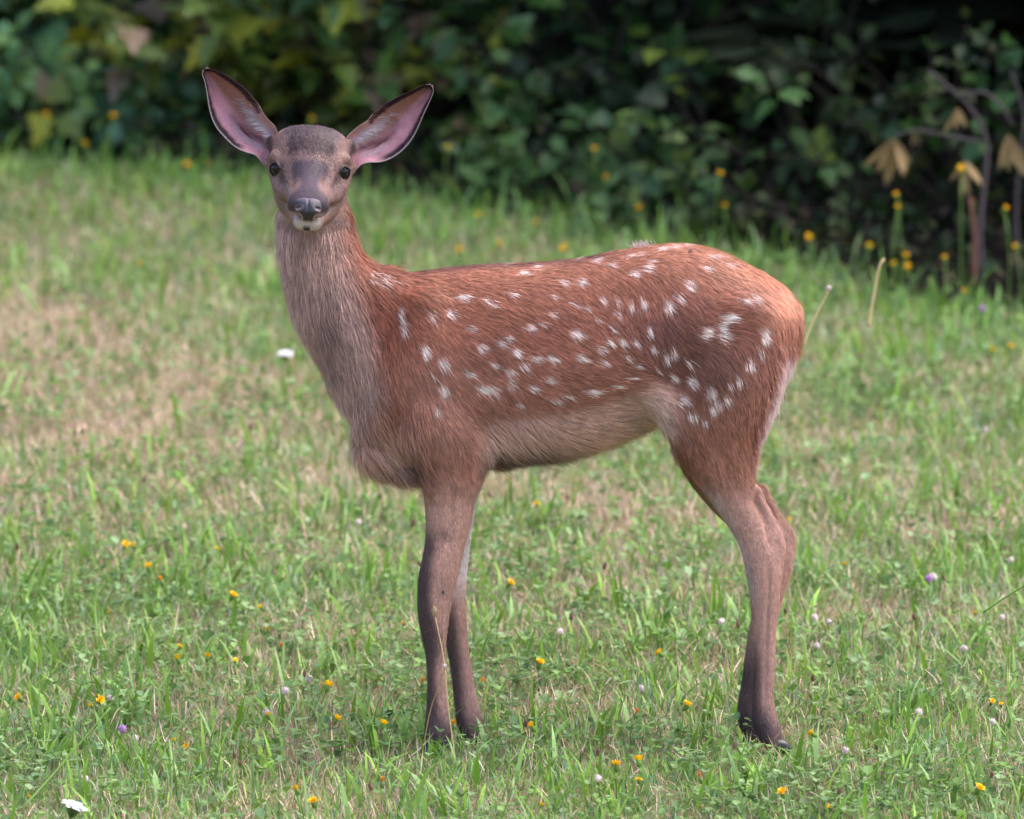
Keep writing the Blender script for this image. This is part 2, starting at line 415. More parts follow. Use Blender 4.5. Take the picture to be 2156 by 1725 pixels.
# ------------------------------------------------------------------ coat: pigment with some painted light and shade, hair direction, hair length
SPOTS = [(905,664,8,15),(945,660,12,8),(967,625,14,8),(843,660,7,22),(849,690,7,16),(986,692,10,6),(1018,630,9,6),(1032,641,12,5),(1074,620,10,6),(1095,580,12,5),(1122,568,12,5),
 (1060,557,14,5),(972,556,14,4),(1005,556,12,4),(893,735,11,17),(930,760,12,15),(933,818,9,14),(921,860,8,9),(908,786,6,7),(1008,730,12,10),(1047,722,13,9),(1066,710,11,7),(1082,738,14,10),
 (1032,765,9,6),(1068,778,11,8),(1097,768,13,8),(1120,755,13,9),(1157,755,16,11),(1070,805,14,9),(1115,815,14,8),(1012,815,14,11),(1036,818,12,11),(982,785,14,8),(1150,798,13,8),
 (1108,690,13,8),(1135,682,10,7),(1157,662,11,7),(1178,595,11,7),(1217,594,13,8),(1207,702,20,10),(1215,753,13,11),(1260,735,13,9),(1277,718,10,8),(1264,762,10,9),(1265,627,6,11),(1297,630,6,10),
 (1298,660,5,11),(1329,640,7,10),(1353,632,7,15),(1327,577,11,7),(1356,567,12,8),(1360,555,12,4),(1405,640,10,15),(1425,625,9,11),(1447,597,10,13),(1482,564,10,5),(1282,558,13,5),(1250,551,12,4),
 (1210,549,10,4),(1320,545,11,4),(1345,541,12,4),(1385,531,14,4),(1412,524,13,4),(1440,517,12,4),(1365,690,7,13),(1334,716,9,11),(1303,714,8,7),(1372,728,8,8),(1312,752,6,9),(1402,748,7,13),(1418,738,6,12),
 (1445,760,8,9),(1378,775,10,13),(1411,789,8,11),(1455,800,10,13),(1495,822,11,16),(1512,843,11,10),(1530,836,8,9),(1500,853,8,11),(1438,838,12,9),(1424,848,11,7),(1457,868,16,8),(1482,880,10,8),(1535,806,7,10),
 (1557,796,9,11),(1580,762,12,13),(1607,700,12,22),(1600,735,8,10),(1529,672,20,13),(1512,690,10,14),(1517,708,9,16),(1480,702,14,16),(1562,634,12,8),(1585,628,8,9),(1245,828,24,7),(1288,816,18,5),(1322,800,18,4),
 (1188,834,13,6),(1160,841,14,5),(1090,847,12,6),(1285,690,8,8),(1228,645,9,5),(1206,640,9,4),(1160,626,8,4),(1255,672,9,6),(1335,770,6,7),(1495,540,22,3),(1530,555,16,3),(776,580,4,16),(800,590,5,14),(884,566,10,3)]
_sp = np.array(SPOTS, float)

FLOW = np.array([(660,500,0,1),(640,600,.12,1),(615,620,.15,1),(720,560,.32,1),(750,640,.4,1),(700,760,.45,.95),(650,740,.4,1),(800,760,.35,1),(740,860,.35,1),(800,950,.5,.7),(860,1000,.5,.9),
 (820,600,.7,.7),(900,690,.75,.8),(880,780,.5,1),(900,870,.45,1),(940,960,.35,1),(880,568,1,.15),(1000,556,1,.06),(1150,550,1,.02),(1350,520,1,-.02),(1460,520,1,.25),(1560,560,1,.6),(1630,595,.7,.85),(1682,680,.05,1),
 (980,660,1,.5),(1000,760,1,.55),(1010,850,.9,.7),(1150,650,1,.45),(1150,760,1,.55),(1260,640,.8,.7),(1280,760,1,.5),(1330,640,.35,1),(1250,830,1,-.05),(1350,800,1,-.25),(1100,930,.8,.7),(1230,910,1,.35),(1330,870,1,0),
 (1380,640,.35,1),(1390,740,.3,1),(1440,620,.8,.75),(1480,700,.95,.15),(1540,680,1,.1),(1500,770,.6,.6),(1420,820,.8,.7),(1570,760,.3,1),(1600,850,.0,1),(1480,860,.4,1),(1430,910,.6,1),(1540,950,.35,1),(1380,900,.4,1),
 (1560,1080,.4,1),(1610,1160,.1,1),(1610,1300,0,1),(1600,1480,.05,1),(945,1080,-.05,1),(920,1220,0,1),(920,1400,0,1),(985,1480,.1,1)], float)
def flow(p, n):
    u, v = UV(p)
    F = np.zeros((len(p), 2))
    W = np.zeros(len(p))
    for a in FLOW:
        w = 1.0 / (((u - a[0]) ** 2 + (v - a[1]) ** 2) / 900.0 + 0.3) ** 1.6
        d = a[2:] / np.hypot(*a[2:]); F += w[:, None] * d; W += w
    F /= W[:, None]
    d = np.stack([F[:, 0], np.zeros(len(p)), -F[:, 1]], -1)
    t, x, w = Hinv(p)
    hm = head_mask(p)
    hd = -HF[None] * 1.0 + HR[None] * (x / 120.0)[:, None] * 0.9 + HU[None] * (0.25 + w / 150.0)[:, None]
    jaw = sm(-w, 45, 80) * sm(240 - t, 0, 60)
    hd = hd * (1 - jaw[:, None]) + jaw[:, None] * (-HU[None] - 0.6 * HF[None])
    d = d * (1 - hm[:, None]) + hd * hm[:, None]
    k = p * 28.0
    d = d + 0.20 * (np.stack([vnoise(k, 1), vnoise(k, 2), vnoise(k, 3)], -1) - 0.5) * 2 * (1 - 0.6 * hm[:, None])
    d -= (d * n).sum(1, keepdims=True) * n
    return d / (np.linalg.norm(d, axis=1, keepdims=True) + 1e-9)
def head_mask(p):
    t, x, w = Hinv(p)
    front = sm(t, 20, 60) * sm(w, -118, -102) * (np.abs(x) < 110)
    low = 1 - sm(-w, 55, 85) * (1 - sm(t, 120, 175))
    return front * low * (t < 330)
def mix(c, m, rgb):
    m = np.asarray(m)[:, None]
    return c * (1 - m) + m * lin(rgb)
def gau(u, v, cu, cv, ru, rv):
    return np.exp(-(((u - cu) / ru) ** 2 + ((v - cv) / rv) ** 2))
def coat(p, n, jit=None):
    u, v = UV(p); y = p[:, 1] / SU
    if jit is not None: u = u + jit[:, 0]; v = v + jit[:, 1]
    nz = vnoise(p * 22.0, 5) ; n2 = vnoise(p * 60.0, 6)
    c = np.tile(lin((146, 92, 73)), (len(p), 1))
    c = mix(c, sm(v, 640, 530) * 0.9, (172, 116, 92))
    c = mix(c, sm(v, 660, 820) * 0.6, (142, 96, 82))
    # dorsal stripe
    top = np.interp(u, [860, 900, 1000, 1100, 1200, 1300, 1400, 1500], [574, 570, 560, 556, 548, 530, 516, 525])
    c = mix(c, np.exp(-((v - top) / 9.0) ** 2) * sm(u, 780, 860) * sm(u, 1330, 1230) * 0.75, (92, 58, 60))
    # dark thigh and loin
    c = mix(c, 0.85 * gau(u, v, 1400, 715, 85, 105), (98, 60, 55))
    c = mix(c, 0.75 * gau(u, v, 1500, 760, 90, 75), (100, 66, 58))
    c = mix(c, 0.5 * gau(u, v, 1590, 690, 70, 60), (112, 70, 62))
    c = mix(c, 0.45 * gau(u, v, 1330, 600, 120, 40), (120, 68, 52))
    c = mix(c, 0.4 * gau(u, v, 1100, 690, 160, 60), (128, 74, 55))
    # pale shoulder, belly
    c = mix(c, 0.75 * gau(u, v, 925, 890, 95, 110), (160, 114, 98))
    belt = np.interp(u, [960, 1050, 1150, 1250, 1330, 1400], [900, 862, 855, 842, 815, 790])
    bel = sm(v, belt - 6, belt + 38) * sm(u, 985, 1040) * sm(u, 1425, 1385) * (v < 1060)
    c = mix(c, bel, (190, 154, 142))
    c = mix(c, sm(u, 1000, 1040) * sm(u, 1260, 1120) * sm(v, 915, 965) * (v < 1060), (98, 76, 76))  # shade under the belly, painted into the coat as dark grey
    c = mix(c, gau(u, v, 1375, 890, 40, 45) * 0.8, (196, 172, 168))
    # chest and brisket
    ce = np.interp(v, [760, 830, 870, 920, 960, 1000], [648, 700, 725, 740, 745, 780])
    c = mix(c, np.exp(-((u - ce) / 34.0) ** 2) * sm(v, 760, 820) * 0.8 * (u < 900), (178, 140, 128))  # lit hair along the chest's front edge, painted as a paler coat
    c = mix(c, sm(u, 900, 820) * sm(v, 860, 930), (188, 148, 134))
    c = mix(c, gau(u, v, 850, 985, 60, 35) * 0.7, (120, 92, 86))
    # neck
    b = np.interp(v, [430, 500, 560, 600, 700, 800, 880], [708, 716, 728, 742, 782, 800, 790])
    nk = sm(u - b, 30, -30) * sm(v, 930, 830) * sm(v, 330, 400)
    c = mix(c, sm(u, 900, 840) * sm(v, 780, 680) * 0.8, (132, 76, 58))
    c = mix(c, nk, (168, 136, 128))
    edge = np.interp(v, [480, 560, 620, 660, 720, 780, 830, 900], [580, 578, 585, 600, 625, 660, 700, 735])
    c = mix(c, np.exp(-((u - edge - 6) / 26.0) ** 2) * nk * 0.75, (206, 172, 168))
    c = mix(c, gau(u, v, 690, 700, 30, 110) * nk * 0.5, (104, 80, 82))
    c = mix(c, gau(u, v, 815, 655, 30, 70) * 0.6, (118, 64, 50))
    # rump: light from above painted into the orange coat, then pale rear fringe
    c = mix(c, 0.95 * gau(u, v, 1655, 628, 46, 48), (206, 146, 120))
    c = mix(c, 0.75 * gau(u, v, 1600, 578, 60, 26), (190, 130, 104))
    re = np.interp(v, [740, 800, 870, 930, 990], [1662, 1648, 1628, 1608, 1597])
    c = mix(c, sm(u - re, -22, -4) * sm(v, 725, 765) * sm(v, 1010, 960) * 0.85, (205, 182, 184))
    # legs
    lg = sm(v, 960, 1080)
    c = mix(c, lg, (178, 138, 126))
    c = mix(c, sm(v, 1180, 1440) * 0.5, (138, 106, 102))
    c = mix(c, 0.6 * gau(u, v, 1520, 960, 60, 60), (158, 108, 88))
    front = (u < 1150)
    c = mix(c, lg * front * sm(y, -20, 20) * sm(v, 1290, 1180) * 0.95, (222, 200, 198))
    # dark front of the fore legs
    fe = np.interp(v, [1050, 1105, 1152, 1211, 1245, 1300, 1343, 1373, 1436, 1500, 1577], [889, 895, 893, 880, 877, 880, 889, 895, 897, 897, 889])
    wdt = np.interp(v, [1080, 1120, 1250, 1330, 1420, 1500, 1560], [16, 28, 36, 46, 26, 34, 72])
    dk = front * (y < 0) * sm(u - fe, wdt + 6, wdt - 18) * sm(v, 1080, 1150)
    c = mix(c, dk * 0.92, (72, 53, 57))
    fe2 = np.interp(v, [1300, 1373, 1458, 1500, 1543], [936, 944, 951, 952, 961])
    c = mix(c, front * (y > 0) * sm(u - fe2, 36, 12) * sm(v, 1230, 1310) * 0.9, (74, 56, 58))
    c = mix(c, front * gau(u, v, 935, 1120, 10, 14) * (y < 0) * 0.6, (80, 60, 60))
    c = mix(c, lg * sm(v, 1460, 1550) * 0.85, (74, 58, 64))
    # hind shank
    he = np.interp(v, [960, 1043, 1105, 1173, 1250, 1330], [1425, 1499, 1530, 1562, 1578, 1581])
    c = mix(c, (u > 1300) * (y < 0) * sm(u - he, 30, 4) * sm(v, 1000, 1060) * sm(v, 1290, 1220) * 0.7, (182, 160, 160))
    c = mix(c, (u > 1300) * sm(v, 1310, 1420) * sm(u, 1612, 1588) * 0.9, (70, 53, 56))
    c = mix(c, (u > 1300) * sm(v, 1460, 1530) * sm(u, 1636, 1604) * 0.85, (64, 51, 58))
    c = mix(c, (u > 1300) * (y > 0) * sm(v, 930, 1000) * sm(v, 1200, 1100) * 0.5, (120, 84, 66))
    # white spots, stretched along the lie of the hair
    if len(p):
        m = np.zeros(len(p))
        for s in _sp:
            du, dv = u - s[0], v - s[1]
            m = np.maximum(m, sm(1.02 - np.sqrt(((du + 3) / s[2]) ** 2 + ((dv + 2) / s[3]) ** 2), 0, 0.5))
        m *= (y < 40) * (n[:, 1] < 0.35)
        c = mix(c, m * 0.85, (232, 208, 204))
    # head
    hm = head_mask(p)
    t, x, w = Hinv(p); ax = np.abs(x)
    h = np.tile(lin((128, 100, 95)), (len(p), 1)) * (0.8 + 0.4 * vnoise(p * 240.0, 13))[:, None]
    h = mix(h, sm(t, 150, 60) * 0.4, (140, 108, 98))
    crown = sm(ax, 60, 40) * sm(t, 150, 112) * sm(w, 20, 40)
    ped = vnoise(p * 500.0, 12)
    h = mix(h, sm(ax, 70, 54) * sm(t, 185, 165) * sm(w, 14, 30) * 0.5, (132, 100, 98))
    crown = sm(ax + 12 * ped, 62, 46) * sm(t + 16 * ped + 0.30 * ax, 180, 158) * sm(w, 12, 30)
    h = mix(h, crown * 0.97, (66, 47, 52))
    h = mix(h, np.exp(-((ax - 52) / 9) ** 2) * sm(t, 120, 90) * sm(w, 30, 50) * 0.8, (72, 58, 66))
    bw = np.interp(t, [160, 180, 205, 230, 262], [33, 31, 23, 18, 22])
    bridge = sm(ax - bw, 8, -6) * sm(w, -30, -5) * sm(t, 160, 176)
    h = mix(h, bridge * 0.95, (74, 60, 72))
    h = mix(h, np.exp(-((ax - 30) / 7) ** 2) * np.exp(-((t - 178) / 14) ** 2) * 0.6, (80, 68, 80))
    ring = sm(t + 0.12 * ax + 8 * ped, 246, 280) * sm(w, -52, -46)
    h = mix(h, ring * 0.95, (66, 54, 62))
    h = mix(h, sm(t, 236, 262) * sm(ax, 24, 36) * sm(-w, 20, 40) * sm(w, -52, -46) * 0.75, (66, 52, 58))
    h = mix(h, sm(t, 262, 278) * np.exp(-((ax - 30) / 12) ** 2) * np.exp(-((w + 41) / 7) ** 2) * 0.9, (196, 168, 172))
    h = mix(h, np.exp(-((w + 51) / 3.0) ** 2) * sm(t, 205, 235), (48, 38, 42))
    chin = sm(w, -52, -55) * sm(t, 225, 250) * sm(ax, 31, 24)
    h = mix(h, chin, (190, 174, 168))
    h = mix(h, chin * sm(ax, 9, 4) * sm(w, -62, -70), (56, 44, 44))
    h = mix(h, sm(w, -58, -70) * sm(t, 235, 215), (140, 110, 98))
    # tear line and lids
    h = mix(h, np.exp(-((ax - 62 + (t - 150) * 0.35) / 4.0) ** 2) * sm(t, 150, 158) * sm(t, 205, 190) * 0.65, (70, 50, 52))
    h = mix(h, np.exp(-(((ax - 70) / 17) ** 2 + ((w - 1) / 20) ** 2)) * sm(t, 100, 120) * 0.7, (78, 56, 56))
    # crease in front of the ear, its shade painted as a dark band
    h = mix(h, np.exp(-((ax - 84 - (w - 20) * 0.1) / 7.0) ** 2) * sm(w, 5, 22) * sm(t, 125, 100) * 0.9, (46, 34, 42))
    h = mix(h, np.exp(-(((ax - 60) / 16) ** 2 + ((w - 24) / 9) ** 2 + ((t - 130) / 18) ** 2)) * 0.6, (186, 144, 130))
    h = mix(h, np.exp(-(((ax - 68) / 12) ** 2 + ((w + 22) / 7) ** 2 + ((t - 145) / 20) ** 2)) * 0.5, (176, 134, 128))
    h = mix(h, sm(-w, 12, 50) * sm(t, 130, 160) * sm(t, 250, 215) * 0.5, (142, 114, 108))
    h = mix(h, np.exp(-(((ax - 44) / 5) ** 2 + ((w + 36) / 16) ** 2 + ((t - 232) / 10) ** 2)) * 0.7, (84, 62, 62))
    c = c * (1 - hm[:, None]) + 0.80 * h * hm[:, None]
    return np.minimum(c * (1.06 + 0.30 * nz + 0.18 * n2)[:, None], 0.9)
def fur_length(p):
    u, v = UV(p)
    L = np.full(len(p), 0.0205)
    neck = sm(u, 860, 800) * sm(v, 380, 470)
    L = L * (1 - neck) + 0.027 * neck
    L = np.where((u < 900) & (v > 780), L + 0.010 * sm(v, 800, 900), L)
    bel = sm(u, 1000, 1050) * sm(u, 1450, 1380) * sm(v, 860, 930)
    L = L * (1 - bel) + 0.038 * bel
    leg = sm(v, 940, 1090) * np.where(u < 900, (v > 1030), 1)
    L = L * (1 - leg) + 0.0085 * leg
    L = np.where(v > 1500, 0.007, L)
    re = np.interp(v, [740, 800, 870, 930, 990], [1662, 1648, 1628, 1608, 1597])
    L = np.where((u > re - 25) & (v > 720) & (v < 1000), L * 1.25, L)
    h = head_mask(p); t, x, w = Hinv(p)
    hl = 0.0095 - 0.0055 * sm(t, 150, 240) + 0.004 * sm(-w, 60, 85) * sm(t, 240, 200)
    return L * (1 - h) + hl * h
def strands(p, n, d, L, width, color, lift=0.28, tipc=None):
    """hair blades: two-segment ribbons lying over the skin"""
    k = len(p)
    side = np.cross(d, n); side += 0.55 * (rng.random((k, 1)) - 0.5) * n
    side /= np.linalg.norm(side, axis=1, keepdims=True)
    lf = lift * (0.5 + rng.random((k, 1)))
    a = d + n * lf; a /= np.linalg.norm(a, axis=1, keepdims=True)
    b = d + n * (lf * 0.15) + np.array([0, 0, -0.12]); b /= np.linalg.norm(b, axis=1, keepdims=True)
    r0 = p - n * 0.0008; m = r0 + a * (L * 0.5)[:, None]; tp = m + b * (L * 0.5)[:, None]
    hw = (width * 0.5)[:, None]
    V = np.stack([r0 - side * hw, r0 + side * hw, m + side * hw * 0.8, m - side * hw * 0.8, tp], 1).reshape(-1, 3)
    i = np.arange(k)[:, None] * 5
    C = np.repeat(color[:, None], 5, 1)
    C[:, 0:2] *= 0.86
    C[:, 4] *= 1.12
    return V, i + np.array([[0, 1, 2, 3]]), i + np.array([[3, 2, 4]]), np.clip(C.reshape(-1, 3), 0, 0.95)

fur_mat = mat_tint('deer_coat', rough=0.45, spec=0.38, trans=0.12)
skin_mat = mat_tint('deer_skin', rough=0.75, spec=0.2, noise=0.15, nscale=350)

fawn = empty('fawn', P(1270, 1578, 0.0))
tag(fawn, 'young reddish brown fawn with white spots standing side-on, head turned to face us', 'fawn')
def child(name, me, mat, parent=None):
    parent = parent or fawn
    o = link(name, me, mat, parent)
    o.matrix_parent_inverse = Matrix.Translation(-Vector(fawn.location)) if parent is fawn else Matrix.Translation((0, 0, 0))
    return o

# bare patches: nose leather and eyeballs keep no hair
def bald(p):
    t, x, w = Hinv(p)
    nose = (t > 283) & (np.abs(x) < 27 - 0.25 * np.maximum(0, -w - 25)) & (w > -47)
    eye = ((np.abs(x) - 71) / 12.5) ** 2 + ((w - 0.0) / 14.5) ** 2 < 1
    return nose | (eye & (t > 110) & (t < 175))

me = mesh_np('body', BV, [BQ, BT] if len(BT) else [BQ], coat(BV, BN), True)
body = child('body', me, skin_mat)

def make_fur():
    area = np.linalg.norm(BFN, axis=1) * 0.5
    cen = BV[BQ].mean(1); fn = BFN / (np.linalg.norm(BFN, axis=1, keepdims=True) + 1e-12)
    Lc = fur_length(cen)
    dens = np.interp(Lc, [0.004, 0.008, 0.02, 0.035], [1.9e6, 1.05e6, 3.3e5, 2.4e5])
    vis = np.where(fn[:, 1] > 0.25, 0.3, 1.0)
    wgt = area * dens * vis
    tot = int(wgt.sum())
    idx = rng.choice(len(BQ), size=tot, p=wgt / wgt.sum())
    a, b = rng.random((tot, 1)), rng.random((tot, 1))
    q = BQ[idx]
    def bil(A): return (A[q[:, 0]] * (1 - a) + A[q[:, 1]] * a) * (1 - b) + (A[q[:, 3]] * (1 - a) + A[q[:, 2]] * a) * b
    p = bil(BV); n = bil(BN); n /= np.linalg.norm(n, axis=1, keepdims=True)
    keep = ~bald(p); p, n = p[keep], n[keep]
    d = flow(p, n)
    L = fur_length(p)
    k = len(p)
    cell = np.floor(p / (0.0055 + 0.05 * L)[:, None] + 0.35 * d)        # tufts share their lie and tone
    hsh = (cell @ np.array([127.1, 311.7, 74.7]))
    cr = np.stack([np.modf(np.abs(np.sin(hsh + a) * 43758.5453))[0] for a in (0.0, 1.7, 3.1, 5.3)], -1)
    d = d + 0.34 * (cr[:, :3] - 0.5) * np.minimum(1, L / 0.012)[:, None]
    d = d + rng.normal(0, 0.08, (k, 3)); d -= (d * n).sum(1, keepdims=True) * n; d /= np.linalg.norm(d, axis=1, keepdims=True)
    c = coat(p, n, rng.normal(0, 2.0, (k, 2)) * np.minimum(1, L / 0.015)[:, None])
    hm_ = head_mask(p); amp = np.where(L < 0.012, 0.22, 0.46) * (1 - hm_) + 0.22 * hm_
    tone = (1 + rng.normal(0, 1, k) * (0.10 + 0.03 * hm_)) * (1 + amp * (cr[:, 3] - 0.5)); tone *= np.where(rng.random(k) < 0.10, 0.62, 1)
    tone *= np.where(rng.random(k) < 0.07, 1.35, 1)
    c = c * np.clip(tone, 0.4, 1.8)[:, None]
    Ls = L * rng.uniform(0.65, 1.2, k)
    Ls = np.where(rng.random(k) < np.where(L > 0.022, 0.06, 0.015), Ls * 1.6, Ls)
    lift = np.where(L > 0.024, 0.5, np.where(L < 0.0095, 0.38, 0.28))
    wd = np.interp(L, [0.004, 0.01, 0.02, 0.03], [0.0006, 0.0007, 0.0008, 0.0008]) * rng.uniform(0.7, 1.2, k) * (1 + 0.25 * hm_)
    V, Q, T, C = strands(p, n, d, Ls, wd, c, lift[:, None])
    me = mesh_np('fur', V, [Q, T], C, False)
    # hair takes the light of the coat as a whole: blend of blade and skin normals
    o = child('fur', me, fur_mat); o['kind'] = 'stuff'
    print('fur strands', k)
make_fur()

def make_tuft():
    # wind-lifted pale tuft on the croup
    k = 110
    u = rng.normal(1354, 12, k); pts = P(u, np.interp(u, [1300, 1400], [528, 514]), rng.normal(0, 0.012, k))
    n = np.tile([0, 0, 1.0], (k, 1)); d = np.tile([-0.6, 0, 1.0], (k, 1)) + rng.normal(0, 0.3, (k, 3)); d /= np.linalg.norm(d, axis=1, keepdims=True)
    c = np.tile(lin((214, 190, 186)), (k, 1)) * rng.uniform(0.6, 1.1, (k, 1))
    V, Q, T, C = strands(pts, n * 0.2 + np.array([0, -1.0, 0]), d, rng.uniform(.008, .018, k), np.full(k, 0.0005), c, 0.1)
    o = child('tuft', mesh_np('tuft', V, [Q, T], C, False), fur_mat); o['kind'] = 'stuff'
make_tuft()

# ------------------------------------------------------------------ eyes
eye_mat = mat_plain('eye_gloss', (0.006, 0.005, 0.008), rough=0.03, spec=0.3)
lid_mat = mat_tint('eye_lid', rough=0.6, spec=0.3, noise=0.2, nscale=600)
lash_mat = mat_plain('eye_lash', (0.012, 0.01, 0.012), rough=0.5)
def make_eye(s):
    c = H(133, s * 62.5, 0); r = 20.5 * SU
    ax = HF * 0.80 + HR * s * 0.58 + HU * 0.02; ax /= np.linalg.norm(ax)
    n, k = 18, 28
    ph = np.linspace(-math.pi / 2 + .03, math.pi / 2 - .03, n); th = np.arange(k) * 2 * math.pi / k
    a = np.cross(ax, HU); a /= np.linalg.norm(a); b = np.cross(a, ax); b *= np.sign(b @ HU)
    rings = [c + r * (math.cos(p) * (np.cos(th)[:, None] * a + np.sin(th)[:, None] * b) + math.sin(p) * ax) for p in ph]
    V, q, t = rings_mesh(rings)
    eye = child('eye', mesh_np('eye', V, [q, t], None, True), eye_mat)
    # almond lid rim: a fleshy ring round the opening, thicker above
    K = 44; th = np.arange(K) * 2 * math.pi / K
    ou = 13.6 * np.cos(th) * (1 + 0.10 * np.abs(np.cos(th)) ** 6); ow = 15.6 * np.sin(th) * (1 - 0.16 * np.abs(np.cos(th))) + s * -2.0 * np.cos(th)
    def on_ball(x, w, off):
        x, w = x * SU, w * SU
        z = np.sqrt(np.maximum((r + off) ** 2 - x ** 2 - w ** 2, (0.2 * r) ** 2))
        return c + x[:, None] * a + w[:, None] * b + z[:, None] * ax
    up = np.maximum(0, np.sin(th))
    rings = []
    prof = [(0.97, 0.0002), (0.99, 0.0010), (1.07, 0.0017), (1.2, 0.0010), (1.36, -0.0016), (1.5, -0.005)]
    for f, off in prof:
        rings.append(on_ball(ou * f, ow * f, off + 0.0010 * up * (off > 0.001)))
    rr = np.array(rings); m = len(prof)
    i = np.arange(m - 1)[:, None] * K; j = np.arange(K)[None]; j2 = (j + 1) % K
    q = np.stack([i + j, i + j2, i + K + j2, i + K + j], -1).reshape(-1, 4)
    lc = np.repeat(np.array([lin(x) for x in ((20, 15, 17), (24, 18, 20), (36, 26, 28), (78, 58, 56), (112, 86, 80), (124, 96, 90))])[:, None], K, 1).reshape(-1, 3)
    child('eyelid', mesh_np('eyelid', rr.reshape(-1, 3), [q], lc, True), lid_mat, eye)
    # lashes on the upper lid
    k = 90; th = rng.uniform(R(20), R(160), k)
    p0 = on_ball(13.5 * np.cos(th), 15.5 * np.sin(th), 0.0022)
    dd = ax * 0.9 + HU * 0.35 + np.cos(th)[:, None] * a * 0.5 + rng.normal(0, 0.12, (k, 3)); dd /= np.linalg.norm(dd, axis=1, keepdims=True)
    V, Q, T, C = strands(p0, np.tile(HU, (k, 1)), dd, rng.uniform(.004, .008, k), np.full(k, .0004), np.full((k, 3), 0.01), 0.1)
    child('eyelash', mesh_np('eyelash', V, [Q, T], C), lash_mat, eye)
make_eye(-1); make_eye(1)

# ------------------------------------------------------------------ nose leather
def make_nose():
    # rows from top to bottom: w, half width, t
    rows = np.array([(-4, 10, 289), (-7, 22, 292), (-13, 27, 298), (-20, 28, 303), (-27, 25, 306), (-34, 18, 305.5), (-41, 13.5, 303), (-47, 14, 299), (-50, 15, 295)], float)
    s = spline(rows, 26); K = 31; xs = np.linspace(-1, 1, K)
    V, C = [], []
    dark = lin((34, 31, 42)); pink = lin((168, 134, 140)); deep = lin((46, 22, 26))
    for w, hw, t in s:
        x = xs * hw
        tt = t - 0.011 * (np.abs(x)) ** 2 - 2.0 * np.exp(-((x) / 2.2) ** 2)
        nd = np.sqrt(((np.abs(x) - 20.5) / 5.5) ** 2 + ((w + 20 + (np.abs(x) - 20) * 0.35) / 2.2) ** 2)      # nostril slit
        tt = tt - 4.5 * np.exp(-nd ** 2) + 1.0 * np.exp(-((nd - 1.8) / 0.7) ** 2)
        c = np.tile(dark, (K, 1))
        pk = np.exp(-((nd - 1.6) / 0.6) ** 2) * 0.8 * (0.35 + 0.65 * (w < -20))
        c = c * (1 - pk[:, None]) + pink * pk[:, None]
        ed = np.clip((np.abs(xs) - 0.62) / 0.25, 0, 1) * np.clip((-w - 26) / 8, 0, 1) * 0.8
        c = c * (1 - ed[:, None]) + pink * ed[:, None]
        tp = np.clip((w + 11) / 5, 0, 1) * 0.3  # highlight along the top of the pad, painted into its colour
        c = c * (1 - tp) + lin((150, 130, 150)) * tp
        dk = np.exp(-nd ** 2 * 1.2)
        c = c * (1 - dk[:, None]) + deep * dk[:, None]
        V.append(H(tt + 5, x, np.full(K, w))); C.append(c)
    V = np.array(V); n = len(V)
    back = V - HF * 0.010
    A = Acc()
    i = (np.arange(n - 1)[:, None] * K + np.arange(K - 1)[None]).ravel()
    q = np.stack([i, i + 1, i + K + 1, i + K], -1)
    VV = np.vstack([V.reshape(-1, 3), back.reshape(-1, 3)]); CC = np.vstack([np.array(C).reshape(-1, 3)] * 2)
    N = n * K
    rim = list(range(K)) + [r * K + K - 1 for r in range(1, n)] + [(n - 1) * K + j for j in range(K - 2, -1, -1)] + [r * K for r in range(n - 2, 0, -1)]
    rim = np.array(rim); r2 = np.roll(rim, -1)
    side = np.stack([rim, rim + N, r2 + N, r2], -1)
    m = mat_tint('nose_leather', rough=0.28, spec=0.6, noise=0.3, nscale=900)
    nt = m.node_tree; b = nt.nodes['Principled BSDF']
    vo = nt.nodes.new('ShaderNodeTexVoronoi'); vo.inputs['Scale'].default_value = 900
    tc = nt.nodes.new('ShaderNodeTexCoord'); nt.links.new(tc.outputs['Object'], vo.inputs['Vector'])
    bp = nt.nodes.new('ShaderNodeBump'); bp.inputs['Strength'].default_value = 0.35; bp.inputs['Distance'].default_value = 0.0005
    nt.links.new(vo.outputs['Distance'], bp.inputs['Height']); nt.links.new(bp.outputs['Normal'], b.inputs['Normal'])
    child('nose', mesh_np('nose', VV, [np.vstack([q, q[:, ::-1] + N, side])], CC, True), m)
make_nose()

